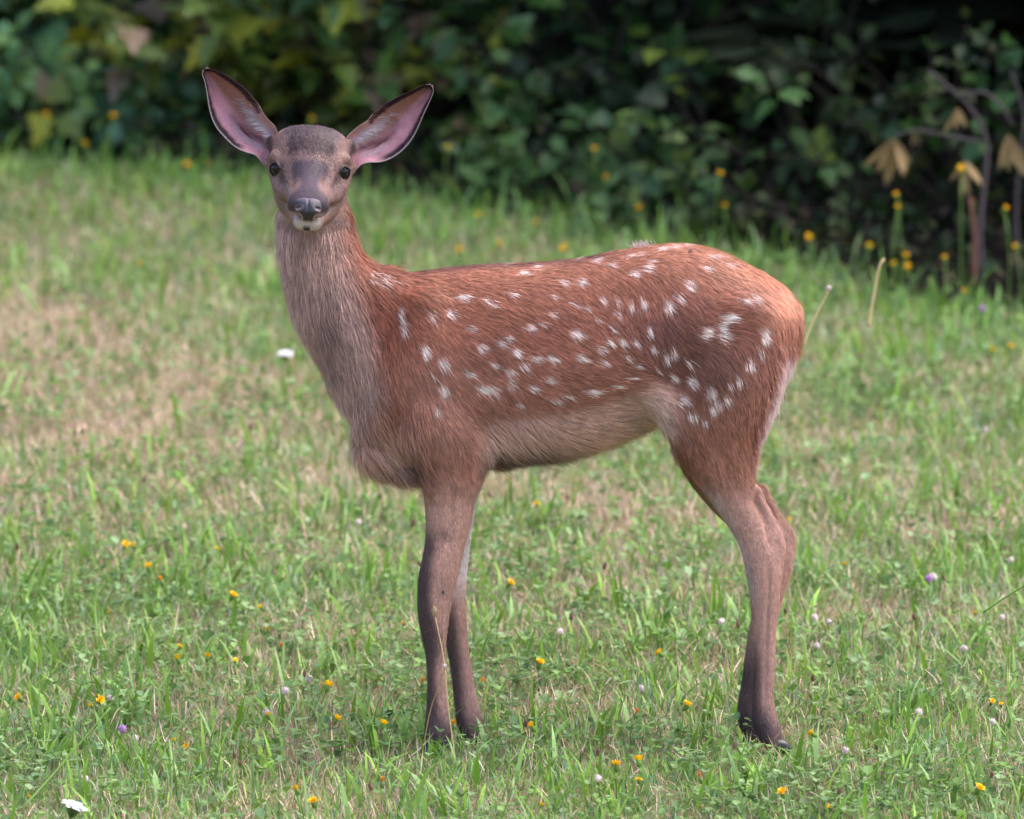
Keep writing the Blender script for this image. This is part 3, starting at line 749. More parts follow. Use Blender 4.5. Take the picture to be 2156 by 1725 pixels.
# ------------------------------------------------------------------ ears
EAR_L = ([(432,145),(426,155),(431,171),(436,197),(440,225),(446,248),(456,269),(470,286),(487,303),(503,314),(520,321),(537,326),(548,338),(558,352)],
         [(432,145),(447,147),(470,157),(495,173),(515,188),(531,205),(544,220),(554,239),(565,253),(578,266),(584,281),(586,297),(584,318)])
EAR_R = ([(907,180),(912,189),(909,203),(902,218),(894,236),(884,259),(873,283),(859,304),(842,321),(822,334),(801,341),(777,342),(760,347),(748,360)],
         [(907,180),(894,180),(882,185),(863,194),(842,203),(819,215),(799,229),(784,241),(774,254),(757,265),(742,277),(730,290),(727,311),(728,330)])
ear_mat = mat_tint('ear_hide', rough=0.6, spec=0.25, trans=0.4, noise=0.18, nscale=260)
def make_ear(edges, s):
    n, K = 46, 33
    o = spline(edges[0], n); i = spline(edges[1], n)
    tv = np.linspace(0, 1, n)[:, None]; w = np.linspace(0, 1, K)[None]
    u = o[:, :1] * (1 - w) + i[:, :1] * w; v = o[:, 1:] * (1 - w) + i[:, 1:] * w
    bow = np.sin(math.pi * w) ** 0.8
    depth = 46 * bow * np.sin(math.pi * np.clip(tv * 0.86 + 0.07, 0, 1)) ** 0.7      # hollow of the ear
    lay = -6 + 34 * (1 - tv) - 10 * (w > 0.5) * (w - 0.5) * 2 * tv                   # tip leans back
    ridge = -9 * np.exp(-((w - 0.80) / 0.05) ** 2) * sm(tv, 0.45, 0.7)               # inner cartilage ridge
    slit = 8 * np.exp(-((w - 0.42 - 0.15 * (tv - .7)) / 0.06) ** 2) * np.exp(-((tv - 0.66) / 0.13) ** 2)
    y = 0.012 + (lay + depth + ridge + slit) * SU
    F = P(u, v, y)
    # normals
    du = np.gradient(F, axis=1); dv = np.gradient(F, axis=0); N = np.cross(du, dv); N /= np.linalg.norm(N, axis=2, keepdims=True) + 1e-12
    N *= np.where(N[..., 1:2] > 0, -1, 1)
    B = F - N * 0.0028 * (np.minimum(1, 6 * np.minimum(w, 1 - w))[..., None] * 0.7 + 0.3)
    tvv = np.broadcast_to(tv, (n, K)); ww = np.broadcast_to(w, (n, K))
    def pig(tvv, ww, P3):
        c = np.tile(lin((206, 154, 166)), (tvv.size, 1)).reshape(*tvv.shape, 3)
        def mx(c, m, rgb): return c * (1 - m[..., None]) + m[..., None] * lin(rgb)
        nz = vnoise(P3.reshape(-1, 3) * 160, 4).reshape(tvv.shape)
        c = mx(c, sm(ww, 0.42, 0.62) * sm(tvv, 0.66, 0.5) * 0.85, (178, 128, 112))
        c = mx(c, gau(tvv, ww, 0.42, 0.3, 0.2, 0.14) * 0.7, (244, 186, 206))
        c = mx(c, gau(tvv, ww, 0.68, 0.45, 0.14, 0.12) * 0.6, (150, 100, 108))
        c = mx(c, gau(tvv, ww, 0.67, 0.41, 0.10, 0.03) * 0.9, (92, 36, 34))
        c = mx(c, gau(tvv, ww, 0.74, 0.70, 0.16, 0.09) * 0.25, (206, 192, 200))
        c = mx(c, gau(tvv, ww, 0.86, 0.2, 0.12, 0.2) * 0.6, (228, 176, 192))
        c = mx(c, sm(ww, 0.78, 0.86) * sm(tvv, 0.55, 0.68) * 0.8, (198, 160, 158))
        c = mx(c, np.exp(-((ww - 0.77) / 0.015) ** 2) * sm(tvv, 0.5, 0.62) * 0.6, (96, 64, 66))
        e0 = 0.16 + 0.05 * (nz - 0.5)
        c = mx(c, sm(ww, e0, e0 - 0.09) * sm(tvv, 0.80, 0.70), (54, 42, 54))
        e1 = 0.90 - 0.09 * (nz - 0.4)
        c = mx(c, sm(ww, e1, e1 + 0.06) * sm(tvv + 0.25 * (nz - 0.5), 0.66, 0.42), (46, 36, 44))
        c = mx(c, sm(tvv, 0.09, 0.03), (52, 42, 58))
        c = c * (0.82 + 0.36 * vnoise(P3.reshape(-1, 3) * 90, 14).reshape(tvv.shape))[..., None]
        c = mx(c, gau(tvv, ww, 0.80, 0.52, 0.10, 0.08) * 0.7, (96, 54, 62))  # shade in the hollow near the ear base, put into the colour
        c = mx(c, sm(ww, 0.03, 0.012) * 0.9, (188, 172, 176))
        return c
    CF = pig(tvv, ww, F)
    CB = np.tile(lin((120, 92, 88)), (n * K, 1))
    A = n * K
    q = (np.arange(n - 1)[:, None] * K + np.arange(K - 1)[None]).ravel()
    qf = np.stack([q, q + 1, q + K + 1, q + K], -1)
    rim = list(range(K)) + [r * K + K - 1 for r in range(1, n)] + [(n - 1) * K + j for j in range(K - 2, -1, -1)] + [r * K for r in range(n - 2, 0, -1)]
    rim = np.array(rim); r2 = np.roll(rim, -1)
    ear = child('ear', mesh_np('ear', np.vstack([F.reshape(-1, 3), B.reshape(-1, 3)]), [np.vstack([qf, qf[:, ::-1] + A, np.stack([rim, rim + A, r2 + A, r2], -1)])], np.vstack([CF.reshape(-1, 3), CB]), True), ear_mat)
    # ear hair: short hair all over, dark fringe along the upper rim, long white hairs from the inner ridge
    acc = []
    def sample(tq, wq):
        fi, fj = tq * (n - 1), wq * (K - 1)
        i0 = np.clip(fi.astype(int), 0, n - 2); j0 = np.clip(fj.astype(int), 0, K - 2); a = (fi - i0)[:, None]; b = (fj - j0)[:, None]
        g = lambda M: (M[i0, j0] * (1 - b) + M[i0, j0 + 1] * b) * (1 - a) + (M[i0 + 1, j0] * (1 - b) + M[i0 + 1, j0 + 1] * b) * a
        dt = -(F[i0 + 1, j0] - F[i0, j0]); dw = F[i0, j0 + 1] - F[i0, j0]
        dt /= np.linalg.norm(dt, axis=1, keepdims=True) + 1e-9; dw /= np.linalg.norm(dw, axis=1, keepdims=True) + 1e-9
        return g(F), g(N), dt, dw
    def put(tq, wq, dirf, L, wd, c, lift):
        p, nn, dt, dw = sample(tq, wq)
        d = dirf(dt, dw) + rng.normal(0, 0.12, p.shape); d /= np.linalg.norm(d, axis=1, keepdims=True)
        acc.append(strands(p, nn, d, L, wd, c, lift))
    k = 17000; tq, wq = rng.random(k) ** 0.9, rng.random(k)
    c = pig(tq[:, None], wq[:, None], sample(tq, wq)[0][:, None])[:, 0] * rng.normal(0.95, 0.2, (k, 1))
    put(tq, wq, lambda dt, dw: dt * 0.7 - dw * (wq[:, None] - 0.35), rng.uniform(.003, .007, k), np.full(k, .00055), np.clip(c, 0.01, 1), 0.22)
    k = 1800; tq = 0.05 + 0.58 * rng.random(k) ** 1.3; wq = rng.uniform(0.92, 1.0, k)
    put(tq, wq, lambda dt, dw: -dw * 0.9 + dt * 0.55, rng.uniform(.005, .011, k), np.full(k, .0006), np.tile(lin((42, 32, 40)), (k, 1)), 0.25)
    k = 900; tq, wq = rng.uniform(0.03, 0.55, k), rng.uniform(0.97, 1.0, k)
    put(tq, wq, lambda dt, dw: dw * 0.7 + dt * 0.8, rng.uniform(.002, .005, k), np.full(k, .0005), np.tile(lin((110, 84, 84)), (k, 1)), 0.05)
    k = 750; tq = np.clip(rng.normal(0.74, 0.13, k), 0.45, 0.97); wq = np.clip(rng.normal(0.79, 0.05, k), 0.6, 0.9)
    put(tq, wq, lambda dt, dw: -dw * 0.75 + dt * 0.75, rng.uniform(.008, .026, k), np.full(k, .0006), np.tile(lin((206, 190, 198)), (k, 1)) * rng.uniform(.7, 1.05, (k, 1)), 0.35)
    k = 250; tq, wq = rng.uniform(0.6, 0.9, k), rng.uniform(0.2, 0.34, k)
    put(tq, wq, lambda dt, dw: dw * 0.4 + dt, rng.uniform(.008, .015, k), np.full(k, .0006), np.tile(lin((206, 180, 190)), (k, 1)), 0.3)
    V, Q, T, C, off = [], [], [], [], 0
    for a in acc:
        V.append(a[0]); Q.append(a[1] + off); T.append(a[2] + off); C.append(a[3]); off += len(a[0])
    h = child('ear_hair', mesh_np('ear_hair', np.vstack(V), [np.vstack(Q), np.vstack(T)], np.vstack(C)), fur_mat, ear)
    h['kind'] = 'stuff'
make_ear(EAR_L, -1); make_ear(EAR_R, 1)

# ------------------------------------------------------------------ hooves: two pointed toes per foot
hoof_mat = mat_plain('hoof_horn', (0.018, 0.017, 0.022), rough=0.35, spec=0.5)
def make_hoof(u, v, y, dirx, r):
    for s in (-1, 1):
        rings = []
        for f, hx, wx in ((0, 0.0, 0.75), (0.35, 4, 1.0), (0.8, 11, 1.0), (1.0, 14, 0.85)):
            c = P(u + dirx * hx, v + f * 26, (y + s * r * 0.52) * SU)
            th = np.arange(14) * 2 * math.pi / 14
            lx = np.cos(th) * r * wx * np.where(np.cos(th) * dirx > 0, 1.25, 0.75); ly = np.sin(th) * r * 0.47 * wx * (1 - 0.35 * np.clip(np.cos(th) * dirx, 0, 1))
            rings.append(c + np.stack([lx, ly, 0 * lx], -1) * SU)
        V, q, t = rings_mesh(rings)
        child('hoof', mesh_np('hoof', V, [q, t], None, True), hoof_mat)
make_hoof(1634, 1558, -60, 1, 19); make_hoof(1584, 1546, 62, -1, 18)
make_hoof(922, 1564, -62, -1, 24); make_hoof(1004, 1546, 58, 1, 21)
# ------------------------------------------------------------------ meadow
def hit_h(u, v, h):
    """foot point on the ground of something h tall whose top is seen at (u, v)"""
    lo, hi = -6.0, 30.0
    for _ in range(50):
        m = 0.5 * (lo + hi); p = P(u, v, m)
        if p[2] - h > ground_z(p[0], m): lo = m
        else: hi = m
    p = P(u, v, lo); return np.array([p[0], p[1], float(ground_z(p[0], p[1]))])
_ed = np.array([ground_hit(u, v) for u, v in [(-500, 325), (0, 340), (500, 378), (800, 412), (1000, 446), (1400, 506), (1700, 570), (1900, 640), (2156, 672), (2600, 690)]])
def edge_y(x): return np.interp(x, _ed[:, 0], _ed[:, 1])
def dryness(p):
    u, v = UV(p)
    d = 0.38 + 0.6 * (vnoise(p[:, :2] * 3.1, 21) - 0.5) + 0.5 * (vnoise(p[:, :2] * 11.0, 22) - 0.5)
    for cu, cv, ru, rv, a in [(60, 780, 280, 120, .95), (430, 820, 150, 65, .75), (300, 960, 260, 80, .35), (260, 640, 200, 60, .25), (700, 1040, 200, 60, .2), (1250, 1080, 200, 110, .3),
                              (1750, 1000, 160, 70, .2), (2050, 1120, 150, 90, .2), (1600, 1600, 500, 120, .12), (100, 1330, 300, 120, -.15), (1900, 680, 400, 130, -.25), (900, 480, 500, 70, -.2), (300, 420, 300, 80, 0.12)]:
        d = d + a * gau(u, v, cu, cv, ru, rv)
    return np.clip(d, 0, 1)
def scatter(n, y0=-1.15, extra=0.12):
    """root points over the visible meadow, thinner outside the frame and far off"""
    out = []
    got = 0
    while got < n:
        k = n * 3
        y = rng.uniform(y0, 7.2, k); hw = 0.83 * (15 + y) / 15
        x = rng.uniform(-3.4, 3.4, k)
        pr = np.where(np.abs(x) < hw + 0.08, 1.0, np.where(np.abs(x) < hw + 0.9, 0.2, 0.10)) * np.interp(y, [-1, 1.0, 3.5, 7], [1, 1, 0.62, 0.5])
        ok = (rng.random(k) < pr) & (y < edge_y(x) + rng.normal(0.0, 0.10, k))
        q = np.stack([x[ok], y[ok], ground_z(x[ok], y[ok])], -1); out.append(q); got += len(q)
    return np.vstack(out)[:n]
def blades(p, L, W, lean, az, curl, color, seg=3, fold=0.0):
    """arching grass blades; returns V, faces, C"""
    k = len(p); d = np.stack([np.cos(az), np.sin(az), np.zeros(k)], -1)
    sd = np.stack([-np.sin(az), np.cos(az), np.zeros(k)], -1)
    tw = rng.normal(0, 0.5, k)[:, None]; sd = sd * np.cos(tw) + d * np.sin(tw)
    V = []; pos = p - np.array([0, 0, 0.004]); ang = lean.copy()
    wp = [0.75, 1.0, 0.72, 0.4][:seg] if seg == 3 else [0.85, 0.8, 0.4]
    C = []
    for i in range(seg):
        hw = (W * 0.5 * wp[i])[:, None]
        V += [pos - sd * hw, pos + sd * hw]
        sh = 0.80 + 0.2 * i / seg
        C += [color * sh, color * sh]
        step = (L / seg)[:, None]
        pos = pos + step * (d * np.sin(ang)[:, None] + np.array([0, 0, 1.0]) * np.cos(ang)[:, None])
        ang = ang + curl / seg
    V.append(pos); C.append(color * 1.05)
    nv = 2 * seg + 1
    V = np.stack(V, 1).reshape(-1, 3); C = np.stack(C, 1).reshape(-1, 3)
    b = np.arange(k)[:, None] * nv
    Q = [b + np.array([[2 * i, 2 * i + 1, 2 * i + 3, 2 * i + 2]]) for i in range(seg - 1)]
    T = b + np.array([[2 * seg - 2, 2 * seg - 1, 2 * seg]])
    return V, np.vstack(Q), T, C
def pick(pal, k):
    pal = np.array([lin(c) for c in pal]); return pal[rng.integers(0, len(pal), k)]
GREENS = [(126, 166, 72), (112, 156, 64), (146, 182, 90), (102, 142, 68), (132, 172, 110), (152, 188, 82), (120, 158, 100), (110, 162, 68)]
BLUEG = [(128, 160, 128), (148, 176, 146), (112, 146, 116), (160, 184, 150)]
DRY = [(212, 186, 158), (222, 190, 170), (196, 166, 140), (228, 202, 182), (186, 156, 130), (226, 186, 176), (232, 198, 188), (204, 184, 146)]
grass_mat = mat_tint('grass_blade', rough=0.45, spec=0.35, trans=0.30)
dry_mat = mat_tint('dry_grass', rough=0.7, spec=0.2, trans=0.15)

def make_grass():
    G = Acc()
    # short turf
    k = 68000; p = scatter(k); D = dryness(p)
    c = pick(GREENS, k); bl = rng.random(k) < 0.2; c[bl] = pick(BLUEG, bl.sum())
    yl = rng.random(k) < D * 0.45 + 0.4 * (D > 0.72); wy = np.where(D > 0.72, 0.85, 0.5)[yl][:, None]; c[yl] = (1 - wy) * c[yl] + wy * pick(DRY, yl.sum())
    c *= rng.normal(1, 0.16, (k, 1)).clip(0.5, 1.5)
    far = np.interp(p[:, 1], [0, 4], [1, 1.25])
    L = rng.uniform(0.02, 0.05, k) * (1.15 - 0.5 * D); W = rng.uniform(0.002, 0.0042, k) * far
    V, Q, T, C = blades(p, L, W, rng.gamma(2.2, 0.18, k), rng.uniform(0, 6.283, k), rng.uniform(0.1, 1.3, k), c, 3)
    G.add(V, Q, T); G.C[-1] = C
    # longer bright blades in tufts
    k = 15000; cl = scatter(1300); i = rng.integers(0, len(cl), k); p = cl[i] + np.concatenate([rng.normal(0, 0.035, (k, 2)), np.zeros((k, 1))], 1)
    p[:, 2] = ground_z(p[:, 0], p[:, 1]); D = dryness(p); ok = (rng.random(k) > D * 0.9) & (p[:, 1] < edge_y(p[:, 0]) + 0.15); p = p[ok]; k = len(p)
    c = pick([(126, 166, 58), (142, 182, 70), (112, 152, 54), (136, 172, 92), (150, 184, 112)], k) * rng.normal(1, 0.12, (k, 1))
    V, Q, T, C = blades(p, rng.uniform(0.035, 0.105, k), rng.gamma(5, 0.0011, k).clip(0.0025, 0.011), rng.gamma(2.2, 0.16, k), rng.uniform(0, 6.283, k), rng.uniform(0.0, 1.2, k), c, 3)
    G.add(V, Q, T); G.C[-1] = C
    # taller ragged fringe along the wood's edge
    k = 5000; x = rng.uniform(-2.7, 2.7, k); y = edge_y(x) + rng.normal(-0.12, 0.15, k); p = np.stack([x, y, ground_z(x, y)], -1)
    c = pick(GREENS + [(150, 186, 96)], k) * rng.normal(0.95, 0.15, (k, 1))
    V, Q, T, C = blades(p, rng.gamma(2.4, 0.018, k).clip(0.03, 0.15), rng.uniform(0.003, 0.008, k), rng.gamma(2, 0.15, k), rng.uniform(0, 6.283, k), rng.uniform(0.1, 1.2, k), c, 3)
    G.add(V, Q, T); G.C[-1] = C
    o = link('grass', G.mesh('grass', False), grass_mat); o['kind'] = 'stuff'
    tag(o, 'short mixed green meadow grass growing on the slope', 'grass')
    # dry thatch and straw
    G = Acc()
    k = 98000; p = scatter(k); D = dryness(p)
    c = pick(DRY, k); gr = rng.random(k) > 0.25 + 0.85 * D; c[gr] = pick(GREENS + BLUEG, gr.sum()) * 0.9
    c *= rng.normal(1, 0.18, (k, 1)).clip(0.5, 1.5)
    far = np.interp(p[:, 1], [0, 4], [1, 1.5])
    V, Q, T, C = blades(p, rng.uniform(0.02, 0.06, k), rng.uniform(0.0011, 0.0024, k) * far, rng.uniform(0.1, 1.35, k), rng.uniform(0, 6.283, k), rng.uniform(-0.3, 1.2, k), c, 2)
    G.add(V, Q, T); G.C[-1] = C
    k = 3000; p = scatter(k); D = dryness(p); p = p[rng.random(k) < 0.2 + D]; k = len(p); p[:, 2] += rng.uniform(0.01, 0.035, k)
    c = pick(DRY + [(226, 206, 186)], k) * rng.normal(1, 0.12, (k, 1))
    V, Q, T, C = blades(p, rng.uniform(0.03, 0.09, k), rng.uniform(0.0012, 0.0024, k), rng.uniform(0.7, 1.6, k), rng.uniform(0, 6.283, k), rng.normal(0, 0.9, k), c, 3)
    G.add(V, Q, T); G.C[-1] = C
    o = link('dry_grass', G.mesh('dry_grass', False), dry_mat); o['kind'] = 'stuff'
    tag(o, 'pinkish tan dry straw and thatch lying between the green grass', 'dry grass')
    # clover and small broad leaves
    G = Acc()
    def leaflets(p, size, az, tilt, c, k):
        """round folded leaflets: 6 verts, 4 tris"""
        d = np.stack([np.cos(az) * np.cos(tilt), np.sin(az) * np.cos(tilt), np.sin(tilt)], -1)
        s = np.stack([-np.sin(az), np.cos(az), np.zeros(k)], -1); n = np.cross(d, s)
        S = size[:, None]
        V = np.stack([p, p + S * (0.45 * d - 0.48 * s + 0.10 * n), p + S * (0.95 * d - 0.30 * s + 0.05 * n), p + S * (0.98 * d - 0.03 * n), p + S * (0.95 * d + 0.30 * s + 0.05 * n), p + S * (0.45 * d + 0.48 * s + 0.10 * n)], 1)
        b = np.arange(k)[:, None] * 6
        T = np.vstack([b + np.array([[0, 1, 2]]), b + np.array([[0, 2, 3]]), b + np.array([[0, 3, 4]]), b + np.array([[0, 4, 5]])])
        C = np.repeat(c[:, None], 6, 1); C[:, 3] *= 1.2; C[:, 0] *= 1.15
        G.add(V.reshape(-1, 3), T); G.C[-1] = C.reshape(-1, 3)
    k = 10500; cl = scatter(520, extra=0); i = rng.integers(0, len(cl), k)
    p = cl[i] + np.concatenate([rng.normal(0, 0.07, (k, 2)), np.zeros((k, 1))], 1); p = p[p[:, 1] < edge_y(p[:, 0])]; k = len(p)
    p[:, 2] = ground_z(p[:, 0], p[:, 1]) + rng.uniform(0.012, 0.05, k)
    c = pick([(104, 134, 74), (118, 146, 90), (92, 122, 74), (130, 154, 104), (112, 144, 72)], k) * rng.normal(1, 0.14, (k, 1))
    a0 = rng.uniform(0, 6.283, k); sz = rng.uniform(0.009, 0.016, k)
    for j in range(3): leaflets(p, sz, a0 + j * 2.094, rng.normal(0.25, 0.35, k), c, k)
    k = 600; p = scatter(k); p[:, 2] += rng.uniform(0.005, 0.04, k)
    c = pick([(122, 152, 104), (134, 162, 116), (118, 150, 86), (122, 154, 84), (108, 146, 66)], k) * rng.normal(1, 0.12, (k, 1))
    leaflets(p, rng.uniform(0.010, 0.022, k), rng.uniform(0, 6.283, k), rng.normal(0.7, 0.5, k), c, k)
    o = link('clover_leaves', G.mesh('clover_leaves', True), grass_mat); o['kind'] = 'stuff'
    tag(o, 'low round clover leaves and small broad leaves between the grass', 'ground cover')
make_grass()

# ------------------------------------------------------------------ flowers
stem_mat = mat_plain('flower_stem', tuple(lin((104, 138, 62))), rough=0.6)
drystem_mat = mat_plain('dry_stem', tuple(lin((150, 122, 86))), rough=0.7)
straw_mat = mat_plain('straw_stem', tuple(lin((206, 180, 132))), rough=0.7)
flower_mat = mat_tint('flower_petal', rough=0.6, spec=0.2, trans=0.2, objvar=0.15)
def lathe(prof, k=10):
    th = np.arange(k) * 2 * math.pi / k
    return rings_mesh([np.stack([r * np.cos(th), r * np.sin(th), np.full(k, z)], -1) for r, z in prof])
def petals(A, n, r0, r1, z0, z1, w, c, seed, jit=0.2):
    g = np.random.default_rng(seed)
    for i in range(n):
        a = i * 2 * math.pi / n + g.normal(0, 0.1); cs, sn = math.cos(a), math.sin(a)
        rr = r1 * (1 + g.normal(0, jit)); zz = z1 + g.normal(0, jit) * r1 * 0.5
        s = np.array([-sn, cs, 0]); p0 = np.array([cs * r0, sn * r0, z0]); p1 = np.array([cs * rr * .7, sn * rr * .7, z0 + (zz - z0) * .75 + 0.0006]); p2 = np.array([cs * rr, sn * rr, zz])
        V = np.array([p0 - s * w * .35, p0 + s * w * .35, p1 + s * w * .5, p1 - s * w * .5, p2 - s * w * .3, p2 + s * w * .3])
        A.add(V, [[0, 1, 2, 3], [3, 2, 5, 4]], color=np.asarray(c) * g.uniform(0.85, 1.12))
def head_hawkbit(seed):
    A = Acc()
    petals(A, 15, 0.0015, 0.0078, 0.0, 0.0048, 0.0026, lin((255, 206, 30)), seed)
    petals(A, 13, 0.001, 0.0058, 0.0006, 0.0066, 0.0024, lin((255, 212, 40)), seed + 1)
    petals(A, 9, 0.0006, 0.0034, 0.001, 0.0074, 0.0020, lin((252, 190, 20)), seed + 2)
    return A.mesh('hawkbit_head')
def head_bud(seed, c=(226, 150, 84)):
    A = Acc(); V, q, t = lathe([(0.0011, -0.009), (0.0032, -0.006), (0.0038, -0.002), (0.0030, 0.003)]); A.add(V, q, t, color=lin((118, 140, 84)))
    petals(A, 10, 0.0022, 0.0028, 0.001, 0.0095, 0.0026, lin(c), seed, 0.25); petals(A, 7, 0.001, 0.0014, 0.001, 0.0115, 0.0024, lin(c) * 1.1, seed + 1, 0.25)
    return A.mesh('bud_head')
def head_ball(seed, r, rz, cols, n, w):
    A = Acc(); g = np.random.default_rng(seed)
    V, q, t = lathe([(0.1 * r, -rz * .95), (0.6 * r, -0.7 * rz), (0.75 * r, 0), (0.55 * r, 0.65 * rz), (0.1 * r, 0.85 * rz)]); A.add(V, q, t, color=lin(cols[0]) * 0.9)
    for i in range(n):
        z = 1 - 2 * (i + .5) / n; a = i * 2.39996; q = math.sqrt(1 - z * z)
        d = np.array([q * math.cos(a), q * math.sin(a), z]) + g.normal(0, 0.12, 3); d /= np.linalg.norm(d)
        s = np.cross(d, [0, 0.3, 1]); s /= np.linalg.norm(s) + 1e-9
        sc = np.array([r, r, rz]); tip = d * sc * g.uniform(0.95, 1.15) + np.array([0, 0, 0.12 * rz])
        b = d * sc * 0.6
        A.add(np.array([b - s * w * .5, b + s * w * .5, tip + s * w * .3, tip - s * w * .3]), [[0, 1, 2, 3]], color=lin(cols[g.integers(0, len(cols))]))
    return A.mesh('ball_head')
def head_yarrow(seed):
    A = Acc(); g = np.random.default_rng(seed)
    for i in range(34):
        rr = 0.0145 * math.sqrt((i + .5) / 34); a = i * 2.4; c = np.array([rr * math.cos(a), rr * math.sin(a), 0.004 - 18 * rr * rr + g.normal(0, 0.0007)])
        th = np.arange(7) * 2 * math.pi / 7 + g.uniform(0, 1); r = 0.0036
        ring = c + np.stack([r * np.cos(th), r * np.sin(th), g.normal(0, 0.0005, 7)], -1)
        A.add(np.vstack([ring, c[None] + [0, 0, 0.001]]), [[j, (j + 1) % 7, 7] for j in range(7)], color=lin((236, 232, 238)) * g.uniform(0.85, 1))
        V, q, t = tube_np(np.array([[0, 0, -0.016], c * np.array([.6, .6, 1]) + [0, 0, -0.005], c]), [0.0006, .0005, .0005], 4); A.add(V, q, t, color=lin((120, 144, 92)))
    return A.mesh('yarrow_head')
def calyx():
    A = Acc(); V, q, t = lathe([(0.0011, -0.010), (0.0034, -0.007), (0.0040, -0.003), (0.0036, 0.0005)]); A.add(V, q, t, color=lin((110, 138, 62)))
    m = A.mesh('calyx'); return m
CALYX = calyx()
HEADS = {'hawkbit': [head_hawkbit(s) for s in (3, 14, 29)], 'bud': [head_bud(5), head_bud(8, (232, 164, 40))],
         'clover': [head_ball(s, 0.0075, 0.0065, [(244, 224, 226), (232, 206, 210), (250, 240, 238), (206, 164, 168), (170, 128, 116)], 60, 0.0018) for s in (1, 2)],
         'purple': [head_ball(4, 0.0075, 0.007, [(206, 150, 214), (220, 170, 226), (180, 130, 196)], 60, 0.0018)],
         'seed': [head_ball(s, 0.0042, 0.0065, [(136, 98, 88), (116, 82, 78), (160, 122, 108), (98, 70, 70)], 50, 0.0014) for s in (7, 9)],
         'tan': [head_ball(21, 0.0045, 0.0075, [(206, 176, 144), (186, 152, 122), (222, 196, 164), (160, 126, 100)], 60, 0.0014)],
         'pale': [head_ball(11, 0.010, 0.008, [(214, 196, 186), (200, 176, 168)], 60, 0.002)],
         'yarrow': [head_yarrow(2)]}
for k_, L_ in HEADS.items():
    for m_ in L_: m_.materials.append(flower_mat)
def stem_variant(seed):
    g = np.random.default_rng(seed); z = np.linspace(0, 1, 6)
    V, q, t = tube_np(np.stack([0.02 * np.sin(z * 2 + seed) * z * (1 - z) * 4 * g.uniform(.3, 1), 0.012 * np.sin(z * 3) * z * (1 - z) * 4, z], -1), 1.0, 5)
    c = np.stack([0.02 * np.sin(z * 2 + seed) * z * (1 - z) * 4, 0 * z, z], -1)
    return V, q, t, z
STEMS = {}
def stem_mesh(rad, bend, mat):
    key = (round(rad, 4), bend, mat.name)
    if key not in STEMS:
        z = np.linspace(0, 1, 7)
        V, q, t = tube_np(np.stack([bend * 0.010 * np.sin(z * math.pi), 0.006 * np.sin(z * 2 * math.pi), z], -1), rad, 5)
        me = mesh_np('stem', V, [q, t], None, True); me.materials.append(mat); STEMS[key] = me
    return STEMS[key]
def flower(kind, u, v, h, name, label, cat, group, tilt=(0, 0), dry=False, scale=1.0, i=0, lean=0.0):
    b = hit_h(u, v, h)
    root = empty(name, b - np.array([0, 0, 0.006])); tag(root, label, cat, group)
    st = bpy.data.objects.new('stem', stem_mesh(0.0011 if kind != 'seed' else 0.0007, (i % 3) - 1, drystem_mat if dry else stem_mat)); col.objects.link(st); st.parent = root
    st.scale = (1, 1, h + 0.002)
    ls = HEADS[kind]
    hd = bpy.data.objects.new('flower_head' if kind not in ('seed', 'bud', 'pale') else ('bud' if kind == 'bud' else 'seed_head'), ls[i % len(ls)]); col.objects.link(hd); hd.parent = root
    hd.location = (0, 0, h + 0.006); hd.rotation_euler = (tilt[0] + 0.25, tilt[1], i * 1.3); hd.scale = (scale,) * 3
    root.rotation_euler = (0, lean, 0)
    if kind == 'hawkbit':
        if not CALYX.materials: CALYX.materials.append(flower_mat)
        cx = bpy.data.objects.new('calyx', CALYX); col.objects.link(cx); cx.parent = hd
    return root
G1 = 'yellow hawkbit flowers scattered in the meadow'
MEADOW = [(264,1148),(490,1255),(437,1384),(375,1388),(40,1470),(210,1475),(708,1515),(807,1525),(625,1663),(660,1690),(1073,1230),(1136,1398),(1389,1376),(971,1435),(1120,1530),
          (1446,1486),(1298,1612),(1345,1602),(1710,1545),(1647,1670),(2060,1662),(690,1445),(313,1195),(297,558),(970,525),(1050,515),(2090,740),(2128,732),(2032,615),(1188,525)]
for i, (u, v) in enumerate(MEADOW):
    flower('hawkbit', u, v, random.uniform(0.05, 0.09), 'hawkbit_flower', 'small yellow hawkbit flower on a short green stem in the meadow grass', 'flower', G1, (random.gauss(0.25, .25), random.gauss(0, .3)), i=i, scale=random.uniform(.85, 1.15))
for i in range(26):
    u, v = random.uniform(10, 2150), random.uniform(1050, 1710)
    if 850 < u < 1050 or 1540 < u < 1690: continue
    flower('hawkbit', u, v, random.uniform(0.03, 0.05), 'hawkbit_flower', 'tiny yellow hawkbit bloom low among the meadow grass', 'flower', 'tiny yellow blooms low in the grass', (random.gauss(.2, .3), random.gauss(0, .4)), i=i, scale=random.uniform(.5, .75))
G2 = 'tall yellow flowers along the wood edge'
for i, (u, v, dy) in enumerate([(240,247,.11),(95,243,.10),(178,305,.07),(943,313,.10),(1252,316,.12),(1272,375,.08),(1515,368,.11),(1526,436,.09),(1888,412,.16),(1890,438,.14),(2024,357,.21),(2116,440,.16),
                               (1908,540,.06),(1883,558,.05),(1912,563,.05),(392,349,.05),(655,252,.15),(1005,455,.1),(1130,470,.1),(1345,440,.1),(1700,500,.1),(1830,520,.1),(1990,545,.1),(2140,520,.1)]):
    y_ = float(edge_y((u - 1078) * 0.00101)) - 0.12
    tp_ = P(u, v, y_); h = max(0.05, tp_[2] - float(ground_z(tp_[0], y_)))
    flower('hawkbit', u, v, h, 'hawkbit_flower', 'tall stemmed yellow orange flower standing against the dark shrubs', 'flower', G2, (random.gauss(0.3, .2), random.gauss(0, .2)), i=i, scale=1.0)
G3 = 'closed orange flower buds'
